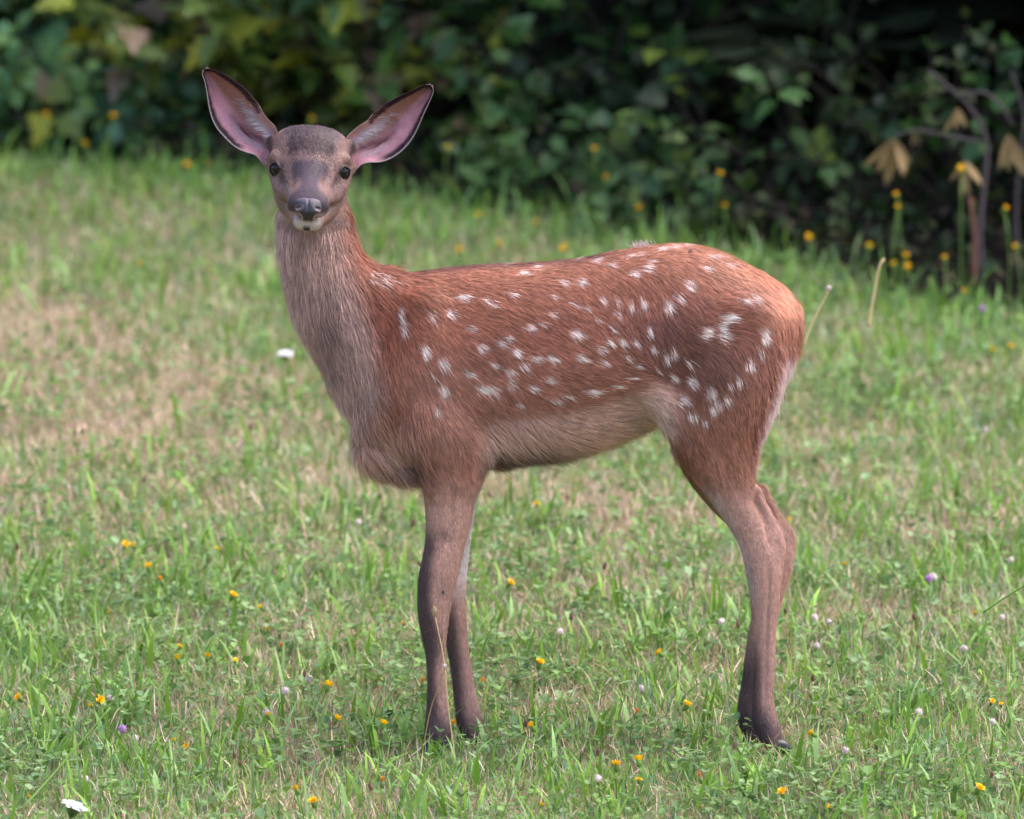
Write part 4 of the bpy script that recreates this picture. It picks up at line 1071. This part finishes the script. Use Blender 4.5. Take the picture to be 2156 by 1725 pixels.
for i, (u, v, h) in enumerate([(1340,1505,.06),(805,1650,.05),(1568,395,.09),(1192,376,.07),(440,348,.05),(955,1528,.05),(890,1440,.05),(1660,1100,.05),(2050,430,.1),(340,1225,.05),(590,1365,.05),(1015,1440,.05),(1475,1640,.05)]):
    flower('bud', u, v, h, 'hawkbit_bud', 'closed peach orange flower bud on a green stalk', 'flower bud', G3, (random.gauss(0, .2), random.gauss(0, .2)), i=i)
G4 = 'pale pink clover heads in the meadow'
CL = [(600,1455),(232,1470),(1965,1215),(1935,1500),(2090,1520),(1715,1300),(1745,1310),(1720,1360),(2030,1365),(2110,1300),(1350,1450),(1260,1640),(285,1555),(985,1455),(755,1100),(650,1430),(560,1500),(1180,1330),(2130,1180),(1520,1310),(1780,1580),(180,1640),(2075,905)]
for i, (u, v) in enumerate(CL):
    flower('clover', u, v, random.uniform(0.035, 0.06), 'clover_flower', 'faded pinkish white clover head in the short grass', 'clover flower', G4, (random.gauss(0, .3), random.gauss(0, .3)), i=i, scale=random.uniform(.8, 1.1))
for i, (u, v) in enumerate([(2068,650),(1955,1218),(258,1535)]):
    flower('purple', u, v, 0.06, 'clover_flower', 'purple clover head standing out in the grass', 'clover flower', 'purple clover heads', i=i)
G5 = 'brown seed heads on thin stalks'
for i in range(46):
    u, v = random.uniform(20, 2140), random.uniform(620, 1700)
    if 560 < u < 1710 and 480 < v < 1020: continue
    flower('seed', u, v, random.uniform(0.05, 0.10), 'seed_head_stalk', 'thin stalk with a small brown oval seed head in the meadow', 'seed head', G5, dry=True, i=i, scale=random.uniform(.8, 1.15), lean=random.gauss(0, .15))
flower('yarrow', 602, 745, 0.08, 'yarrow_flower', 'flat white yarrow flower head beside the fawn\'s chest', 'flower', i=0, group=None)
flower('yarrow', 157, 1698, 0.07, 'yarrow_flower', 'domed white yarrow cluster in the short foreground grass', 'flower', i=1, group=None, scale=1.3, tilt=(.12, 0))
flower('pale', 236, 165, 0.16, 'seed_head_stalk', 'pale fluffy seed head on a tall stalk against the shrubs', 'seed head', None, i=0)
# the two stalks crossing the fore leg
def stalk(name, label, cat, pts, r, mat, head=None, hscale=1.0):
    p = np.array([P(u, v, y) for u, v, y in pts]); base = p[0].copy()
    root = empty(name, base); tag(root, label, cat)
    s = spline(p - base, 14); V, q, t = tube_np(s, np.linspace(r, r * .7, 14), 6)
    link('stem', mesh_np('stem', V, [q, t], None, True), mat, root)
    if head:
        hd = bpy.data.objects.new('seed_head', HEADS[head][0]); col.objects.link(hd); hd.parent = root
        hd.location = s[-1] + np.array([0, 0, 0.004]); hd.scale = (hscale,) * 3
    return root
stalk('plantain_stalk', 'bent plantain stalk with tan seed head crossing the near foreleg', 'seed head', [(960,1608,-.10),(945,1500,-.105),(936,1400,-.11),(925,1340,-.11),(915,1292,-.11)], 0.0012, straw_mat, 'tan', 1.3)
stalk('clover_stalk', 'reddish stalk with a pale bud leaning across the near foreleg', 'stalk', [(888,1590,-.10),(905,1500,-.105),(925,1440,-.11),(936,1408,-.11)], 0.0013, drystem_mat, 'clover', 0.6)
stalk('grass_stalk', 'long tan cut stem standing in the grass behind the rump', 'stalk', [(1828,690,1.9),(1838,630,1.9),(1852,560,1.9),(1862,545,1.9)], 0.0028, straw_mat)
stalk('grass_stalk', 'slanting pale stem with a bud tip touching the rump outline', 'stalk', [(1690,730,1.2),(1715,670,1.2),(1745,612,1.2)], 0.002, straw_mat, 'clover', 0.8)
stalk('grass_stalk', 'long pale green stalk lying slanted in the foreground grass', 'stalk', [(45,1705,-.62),(130,1610,-.55),(232,1490,-.5)], 0.0018, stem_mat)
stalk('grass_stalk', 'thin pale stem leaning over the meadow grass on the open slope', 'stalk', [(2070,1290,.05),(2110,1262,.05),(2175,1222,.05)], 0.0018, stem_mat)
# ------------------------------------------------------------------ forest floor
def make_floor():
    xs = np.concatenate([-np.geomspace(60, 3, 10), np.linspace(-2.6, 2.6, 40), np.geomspace(3, 60, 10)])
    fr = np.concatenate([np.linspace(0, 1.0, 8), np.geomspace(1.2, 80, 30)])
    X, Fr = np.meshgrid(xs, fr); Y = edge_y(X) + 0.03 + Fr + 0.05 * np.sin(X * 9)
    Z = ground_z(X, Y) + 0.006 + 0.02 * np.sin(X * 5 + Y * 3) * np.sin(Y * 4) * np.clip(Fr, 0, 1) + 0.02 * np.clip(Fr, 0, 1)
    nx = len(xs); i = (np.arange(len(fr) - 1)[:, None] * nx + np.arange(nx - 1)[None]).ravel()
    me = mesh_np('forest_floor', np.stack([X, Y, Z], -1).reshape(-1, 3), [np.stack([i, i + 1, i + nx + 1, i + nx], -1)], None, True)
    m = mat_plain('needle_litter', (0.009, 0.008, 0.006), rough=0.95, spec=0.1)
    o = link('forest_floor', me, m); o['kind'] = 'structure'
make_floor()

def make_litter():
    k = 5200; x = rng.uniform(-2.0, 2.2, k); y = edge_y(x) + rng.uniform(-0.05, 1.3, k) ; p = np.stack([x, y, ground_z(x, y) + 0.03 + rng.uniform(0, 0.05, k)], -1)
    G = Acc()
    az = rng.uniform(0, 6.283, k); tl = rng.normal(0.5, 0.5, k); S = rng.uniform(0.02, 0.055, k)[:, None]
    d = np.stack([np.cos(az) * np.cos(tl), np.sin(az) * np.cos(tl), np.sin(tl)], -1); s = np.stack([-np.sin(az), np.cos(az), 0 * az], -1); n = np.cross(d, s)
    V = np.stack([p, p + S * (.4 * d - .28 * s + .08 * n), p + S * d, p + S * (.4 * d + .28 * s + .08 * n)], 1).reshape(-1, 3)
    b = np.arange(k)[:, None] * 4
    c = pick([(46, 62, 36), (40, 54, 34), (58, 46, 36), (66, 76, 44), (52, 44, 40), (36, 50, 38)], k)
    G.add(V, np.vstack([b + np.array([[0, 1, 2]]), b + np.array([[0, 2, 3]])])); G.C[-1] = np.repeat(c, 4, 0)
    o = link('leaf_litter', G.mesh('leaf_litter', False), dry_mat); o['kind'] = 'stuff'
    tag(o, 'dark fallen leaves and low ivy covering the shaded forest floor', 'leaf litter')
make_litter()

# ------------------------------------------------------------------ spruces whose low boughs darken the edge
spruce_mat = mat_tint('spruce_needles', rough=0.7, spec=0.2)
bark_mat = mat_plain('spruce_bark', (0.05, 0.038, 0.03), rough=0.9)
def spruce_parts(seed):
    g = np.random.default_rng(seed); Hh = 8.0
    T = Acc(); T.add(*tube_np(np.stack([0.05 * np.sin(np.linspace(0, 2, 10)), 0 * np.linspace(0, 1, 10), np.linspace(-0.2, Hh, 10)], -1), np.linspace(0.15, 0.01, 10), 9))
    V, C = [], []
    for b in range(110):
        f = (b + g.random()) / 110; z = 0.25 + f ** 1.1 * (Hh - 0.6); R0 = 1.9 * (1 - f) ** 0.8 + 0.15
        a = b * 2.39996 + g.normal(0, .2); L = R0 * g.uniform(0.8, 1.1)
        s = np.linspace(0.1, 1, 24); r = L * s; zz = z + 0.15 * r - 0.22 * r ** 2 / max(L, .3)
        cx, cy = np.cos(a) * r, np.sin(a) * r
        for j in range(24):
            for sd in (-1, 1):
                tl = (0.10 + 0.38 * L * (1 - s[j]) * 0.6) * g.uniform(.7, 1.2)
                th = a + sd * (0.9 + g.normal(0, .15)); p0 = np.array([cx[j], cy[j], zz[j]])
                d = np.array([math.cos(th), math.sin(th), -0.25 + g.normal(0, .12)]); q = np.array([-math.sin(th), math.cos(th), g.normal(0, .3)]) * 0.028
                V.append([p0 - q * .6, p0 + q * .6, p0 + d * tl * .6 + q, p0 + d * tl, p0 + d * tl * .6 - q]); C.append(g.uniform(0.6, 1.3))
    V = np.array(V); k = len(V); Cc = np.array(C)[:, None, None] * np.array([0.020, 0.030, 0.014]); Cc = np.broadcast_to(Cc, (k, 5, 3)).reshape(-1, 3)
    b = np.arange(k)[:, None] * 5
    me = mesh_np('crown', V.reshape(-1, 3), [b + np.array([[0, 1, 2, 3, 4]])], Cc); me.materials.append(spruce_mat)
    tm = T.mesh('trunk'); tm.materials.append(bark_mat)
    return tm, me
SPR = [spruce_parts(3), spruce_parts(8)]
for i, (x, dy, sc, lab) in enumerate([(1.9, 1.6, 1.0, 'dark spruce with low boughs behind the dead brown-leaved plant'), (0.55, 2.0, 1.1, 'dark spruce behind the sparse leafy shrub at the meadow edge'), (-0.9, 2.4, 1.0, 'dark spruce behind the olive green maple shrubs'),
                                 (-2.3, 2.0, 1.15, 'dark spruce behind the big-leaved shrub and nettles'), (3.9, 1.5, 1.1, None), (-4.2, 1.8, 1.0, None), (1.2, 3.9, 1.2, None), (-1.6, 4.6, 1.25, None), (2.9, 4.2, 1.2, None), (-3.4, 4.8, 1.1, None), (-0.1, 6.5, 1.3, None)]):
    y = float(edge_y(x)) + dy + 0.5
    root = empty('spruce_tree', (x, y, float(ground_z(x, y)))); root.rotation_euler = (0, 0, i * 1.9); root.scale = (sc, sc, sc * 0.62)
    tag(root, lab or 'dark spruce in the shade of the wood beyond the shrubs', 'tree', 'spruces at the wood edge')
    for nm, mm in zip(('trunk', 'crown'), SPR[i % 2]):
        o = bpy.data.objects.new(nm, mm); col.objects.link(o); o.parent = root

# ------------------------------------------------------------------ shrubs
leaf_mat = mat_tint('shrub_leaf', rough=0.45, spec=0.35, trans=0.25)
twig_mat = mat_plain('twig_bark', tuple(lin((58, 50, 46))), rough=0.85)
def leaf_shape(kind):
    if kind == 'ovate':
        half = [(0.0, 0.02), (0.18, 0.24), (0.42, 0.33), (0.7, 0.22), (0.88, 0.09)]
    elif kind == 'maple':
        half = [(0.0, 0.03), (0.06, 0.30), (0.22, 0.48), (0.34, 0.26), (0.52, 0.42), (0.62, 0.18), (0.82, 0.12)]
    elif kind == 'lance':
        half = [(0.0, 0.03), (0.2, 0.10), (0.5, 0.13), (0.8, 0.08), (0.92, 0.03)]
    else:
        half = [(0.0, 0.04), (0.1, 0.3), (0.35, 0.40), (0.65, 0.24), (0.85, 0.1)]
    V = [(0, 0, 0)]; n = len(half)
    for x, w in half: V += [(x, 0, -0.06 * math.sin(x * 3)), (x, w, 0.25 * w - 0.14 * x * x), (x, -w, 0.25 * w - 0.14 * x * x)]
    V = V[1:]; V.append((1.0, 0, -0.16))
    F4 = []
    for i in range(n - 1):
        a, b = 3 * i, 3 * i + 3
        F4 += [(a, b, b + 1, a + 1), (b, a, a + 2, b + 2)]
    a = 3 * (n - 1); F3 = [(a, 3 * n, a + 1), (3 * n, a, a + 2)]
    return np.array(V, float), np.array(F4), np.array(F3)
SH = {k: leaf_shape(k) for k in ('ovate', 'maple', 'lance', 'cordate')}
LEAFM = {}
def leaf_obj_mesh(kind, c):
    key = (kind, tuple(c))
    if key not in LEAFM:
        V, F4, F3 = SH[kind]; LEAFM[key] = mesh_np('leaf', V, [F4, F3], np.tile(lin(c), (len(V), 1)) , True); LEAFM[key].materials.append(leaf_mat)
    return LEAFM[key]
def frame(d, up):
    x = d / np.linalg.norm(d); y = np.cross(up, x); y /= np.linalg.norm(y) + 1e-9; return np.stack([x, y, np.cross(x, y)], 1)
def shrub(name, label, cat, base, branches, kind, size, pal, per, seed, group=None, single=36, droop=0.3, face=0.5):
    """branches: list of (direction, length); leaves along them; the foremost leaves are objects of their own"""
    g = np.random.default_rng(seed)
    root = empty(name, base); tag(root, label, cat, group)
    B = Acc(); leaves = []
    V0, F4, F3 = SH[kind]
    for d, L in branches:
        d = np.array(d, float); d /= np.linalg.norm(d)
        n = 9; s = np.linspace(0, 1, n)
        side = g.normal(0, 0.12, 3)
        path = d[None] * (s * L)[:, None] + side[None] * (np.sin(s * 3.1) * L)[:, None] + np.array([0, 0, -droop])[None] * (s ** 2 * L * 0.6)[:, None]
        B.add(*tube_np(path, np.linspace(0.0034, 0.001, n) * (0.6 + L), 5))
        for j in range(int(per * L)):
            t = 0.15 + 0.85 * g.random() ** 0.8; p = np.array([np.interp(t, s, path[:, k]) for k in range(3)])
            tang = path[min(n - 1, int(t * n) + 1 if int(t * n) + 1 < n else n - 1)] - path[max(0, int(t * n) - 1)]
            ld = g.normal(0, 1, 3); ld -= 0.5 * (ld @ tang) * tang / (tang @ tang + 1e-9); ld /= np.linalg.norm(ld); ld[2] -= droop * 1.2
            ld += 0.5 * tang / (np.linalg.norm(tang) + 1e-9)
            pet = p + ld / np.linalg.norm(ld) * 0.02
            up = np.array([0, -face, 1.0]) + g.normal(0, 0.45, 3)
            leaves.append((pet, frame(ld, up), size * g.uniform(0.6, 1.25), pal[g.integers(0, len(pal))], g.uniform(0.75, 1.2)))
    leaves.sort(key=lambda q: q[0][1])
    bo = link('branches', B.mesh('branches'), twig_mat, root)
    for p, M, s, c, _ in leaves[:single]:
        o = bpy.data.objects.new('leaf', leaf_obj_mesh(kind, c)); col.objects.link(o); o.parent = root
        o.matrix_local = Matrix.Translation(p) @ Matrix(M.tolist()).to_4x4() @ Matrix.Scale(s, 4)
    rest = leaves[single:]
    if rest:
        V = np.stack([p + s * (V0 @ M.T) for p, M, s, c, _ in rest]); k = len(rest); nv = len(V0)
        C = np.stack([np.tile(lin(c) * b, (nv, 1)) for _, _, _, c, b in rest]).reshape(-1, 3)
        o_ = (np.arange(k) * nv)[:, None, None]
        f = link('foliage', mesh_np('foliage', V.reshape(-1, 3), [(F4[None] + o_).reshape(-1, 4), (F3[None] + o_).reshape(-1, 3)], C, True), leaf_mat, root)
        f['kind'] = 'stuff'
    return root
def at_edge(u, dy):
    """point on the floor dy behind the meadow edge, seen in column u"""
    y = 5.0
    for _ in range(20): y = float(edge_y(P(u, 500, y)[0])) + dy
    x = P(u, 500, y)[0]; return np.array([x, y, float(ground_z(x, y)) + 0.01])
def fan(n, seed, zmin=0.2, zmax=1.3, lmin=0.35, lmax=0.8, wide=1.0, fwd=0.5):
    g = np.random.default_rng(seed); return [((g.uniform(-wide, wide), g.normal(-fwd * 0.3, 0.4), g.uniform(zmin, zmax)), g.uniform(lmin, lmax)) for _ in range(n)]
OLIVE = [(108, 130, 56), (124, 138, 68), (90, 114, 54), (142, 150, 56), (116, 120, 76), (158, 156, 46), (146, 124, 106), (128, 150, 90)]
DEEP = [(46, 76, 46), (56, 86, 54), (40, 66, 44), (66, 98, 58)]
MIDG = [(66, 102, 50), (80, 116, 58), (56, 90, 52), (94, 128, 56)]
shrub('broadleaf_shrub', 'dark shrub with big bluish green leaves at the wood edge above the nettles', 'shrub', at_edge(70, 0.75), fan(16, 1, .5, 1.5), 'cordate', 0.11, DEEP + [(78, 116, 76), (86, 126, 70)], 36, 1)
shrub('nettle_plant', 'low bushy light green nettle clump at the meadow edge', 'plant', at_edge(60, 0.18), fan(14, 2, .6, 1.6, .15, .36), 'ovate', 0.055, [(104, 142, 84), (92, 134, 92), (120, 156, 84)], 80, 2)
shrub('nettle_plant', 'low bluish green nettle clump between the big-leaved shrub and the maple shrub', 'plant', at_edge(290, 0.2), fan(12, 3, .5, 1.5, .12, .3), 'ovate', 0.055, [(82, 118, 78), (76, 112, 86), (98, 128, 76)], 80, 3)
shrub('maple_shrub', 'olive green maple shrub with yellowing leaves beside the nettles', 'shrub', at_edge(420, 0.55), fan(20, 4, .25, 1.4), 'maple', 0.08, OLIVE, 48, 4)
shrub('maple_shrub', 'olive maple shrub standing directly behind the fawn\'s head', 'shrub', at_edge(720, 0.6), fan(20, 5, .25, 1.4), 'maple', 0.075, OLIVE + MIDG, 46, 5)
shrub('maple_shrub', 'darker green maple shrub beside the dark gap in the wood', 'shrub', at_edge(930, 0.8), fan(10, 6, .3, 1.5), 'maple', 0.07, DEEP, 24, 6)
shrub('hazel_shrub', 'green leafy sprays reaching out of the dark wood above the fawn\'s back', 'shrub', at_edge(1240, 0.75), fan(8, 7, .5, 1.5, .4, .7, 0.9), 'cordate', 0.07, DEEP + MIDG[:1], 22, 7)
shrub('hazel_shrub', 'loose green shrub with yellowish round leaves above the fawn\'s rump', 'shrub', at_edge(1560, 0.6), fan(9, 8, .4, 1.4, .3, .7, 0.9), 'cordate', 0.065, DEEP + [(124, 142, 60), (98, 126, 60)], 18, 8)
shrub('bramble', 'low bramble leaves at the meadow edge above the fawn\'s shoulder', 'plant', at_edge(1130, 0.15), fan(9, 9, .3, 1.1, .12, .28, 1.2), 'ovate', 0.055, [(84, 116, 62), (70, 100, 56)], 70, 9)
shrub('bramble', 'low bramble clump at the meadow edge above the fawn\'s back', 'plant', at_edge(1420, 0.15), fan(9, 10, .3, 1.2, .15, .3, 1.2), 'ovate', 0.05, [(84, 112, 62), (100, 118, 66), (64, 96, 56)], 70, 10)
shrub('hazel_shrub', 'sparse shrub of thin bare branches with few leaves beside the dead plant', 'shrub', at_edge(1800, 0.8), fan(7, 11, .4, 1.3, .35, .75, 1.0), 'cordate', 0.055, MIDG[:3], 13, 11)

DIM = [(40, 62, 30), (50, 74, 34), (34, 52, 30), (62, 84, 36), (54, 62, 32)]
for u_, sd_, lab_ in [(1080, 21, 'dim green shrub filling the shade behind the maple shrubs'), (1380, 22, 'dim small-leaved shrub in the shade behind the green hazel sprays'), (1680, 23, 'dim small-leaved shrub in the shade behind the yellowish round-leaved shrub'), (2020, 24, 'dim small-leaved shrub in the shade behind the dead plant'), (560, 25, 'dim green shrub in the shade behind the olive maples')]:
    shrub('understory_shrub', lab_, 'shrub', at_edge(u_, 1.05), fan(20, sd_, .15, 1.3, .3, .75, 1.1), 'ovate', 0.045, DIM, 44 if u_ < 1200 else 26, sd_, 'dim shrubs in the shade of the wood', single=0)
shrub('maple_shrub', 'olive maple shrub on the far side of the big-leaved shrub', 'shrub', at_edge(-420, 0.6), fan(16, 14, .25, 1.4), 'maple', 0.08, OLIVE, 40, 14, single=0)
shrub('hazel_shrub', 'green shrub at the wood edge on the far side of the dead plant', 'shrub', at_edge(2560, 0.6), fan(14, 15, .35, 1.4), 'cordate', 0.07, DEEP + MIDG, 30, 15, single=0)

# ------------------------------------------------------------------ dead plant with hanging brown leaves
deadleaf_mat = mat_tint('dead_leaf', rough=0.7, spec=0.2, trans=0.2, objvar=0.2)
def dead_plant():
    y = at_edge(2060, 0.12)[1]
    base = P(2068, 585, y); base[2] = float(ground_z(base[0], y)) 
    root = empty('dead_plant', base); tag(root, 'dead bent grey plant with hanging tan leaves at the dark wood edge', 'plant')
    def st(pts, r, mat):
        s = spline(np.array([P(u, v, y + dy) for u, v, dy in pts]) - base, 24); V, q, t = tube_np(s, np.linspace(r, r * .55, 24), 7)
        link('stem', mesh_np('stem', V, [q, t], None, True), mat, root)
    gm = mat_plain('dead_stem_bark', tuple(lin((74, 66, 70))), rough=0.85)
    st([(2070, 600, 0), (2064, 480, 0), (2078, 330, .03), (2066, 262, .03), (2020, 205, .02), (1955, 150, 0)], 0.0062, gm)
    st([(2020, 205, .02), (2070, 195, .0), (2110, 225, -.02), (2130, 262, -.02)], 0.0045, gm)
    st([(2050, 600, -.04), (2052, 490, -.04), (2040, 415, -.04)], 0.007, mat_plain('red_stem', tuple(lin((110, 72, 66))), rough=0.8))
    st([(2145, 590, .05), (2140, 420, .05), (2156, 250, .06), (2130, 150, .06)], 0.0045, gm)
    st([(2066, 300, .02), (1985, 285, 0), (1935, 275, -.02), (1885, 285, -.03)], 0.004, gm)
    g = np.random.default_rng(4)
    V0, F4, F3 = SH['lance']
    me = mesh_np('dead_leaf', V0 * np.array([1, 1.05, 1]), [F4, F3], np.tile(lin((152, 128, 92)), (len(V0), 1)), True); me.materials.append(deadleaf_mat)
    for cu, cv, n, L, spread in [(1882, 292, 6, .095, .7), (1925, 278, 2, .045, .4), (2122, 285, 3, .10, .25), (2016, 228, 3, .075, .4), (2030, 340, 4, .085, .5)]:
        for j in range(n):
            a = (j - (n - 1) / 2) / max(1, (n - 1) / 2) * spread + g.normal(0, .08)
            d = np.array([math.sin(a), g.normal(-.1, .15), -math.cos(a)])
            M = frame(d, np.array([g.normal(0, .9), -1.0, g.normal(0, .5)]))
            o = bpy.data.objects.new('leaf', me); col.objects.link(o); o.parent = root
            p = P(cu, cv, y - 0.02) - base
            o.matrix_local = Matrix.Translation(p) @ Matrix(M.tolist()).to_4x4() @ Matrix.Scale(L * g.uniform(.55, 1.1), 4)
dead_plant()

# ------------------------------------------------------------------ flies on the coat
fly_mat = mat_plain('fly_body', (0.008, 0.008, 0.014), rough=0.3, spec=0.5)
wing_mat = mat_plain('fly_wing', (0.09, 0.09, 0.11), rough=0.3, spec=0.5)
def skin_at(u, v):
    uu, vv = UV(BV); m = np.argmin((uu - u) ** 2 + (vv - v) ** 2 + np.where(BN[:, 1] > 0, 1e6, 0)); return BV[m], BN[m]
for u, v, lab in [(1452, 534, 'tiny black fly sitting on top of the fawn\'s croup'), (1602, 857, 'tiny black fly sitting on the back of the fawn\'s thigh'), (931, 1246, 'tiny black fly on the fawn\'s near foreleg above the knee')]:
    p, n = skin_at(u, v)
    root = empty('fly', p + n * 0.006); root.rotation_mode = 'QUATERNION'; root.rotation_quaternion = Vector(n).to_track_quat('Z', 'X'); tag(root, lab, 'fly')
    A = Acc(); V, q, t = lathe([(0.0004, -0.0032), (0.0014, -0.002), (0.0016, 0), (0.0013, 0.0012), (0.0007, 0.0016), (0.0012, 0.0022), (0.0003, 0.0032)], 8); A.add(V[:, [2, 1, 0]], q, t)
    for s in (-1, 1):
        for j in (-1, 0, 1): A.add(*tube_np(np.array([[j * .001, s * .001, 0], [j * .0016, s * .0026, .0004], [j * .002, s * .0034, -.003]]), 0.0002, 4))
    link('body', A.mesh('fly_body'), fly_mat, root)
    for s in (-1, 1):
        link('wing', mesh_np('wing', np.array([[0, s * .0005, .0016], [-.0028, s * .0006, .002], [-.0036, s * .002, .0018], [-.002, s * .0024, .0016]]), [np.array([[0, 1, 2, 3]])]), wing_mat, root)
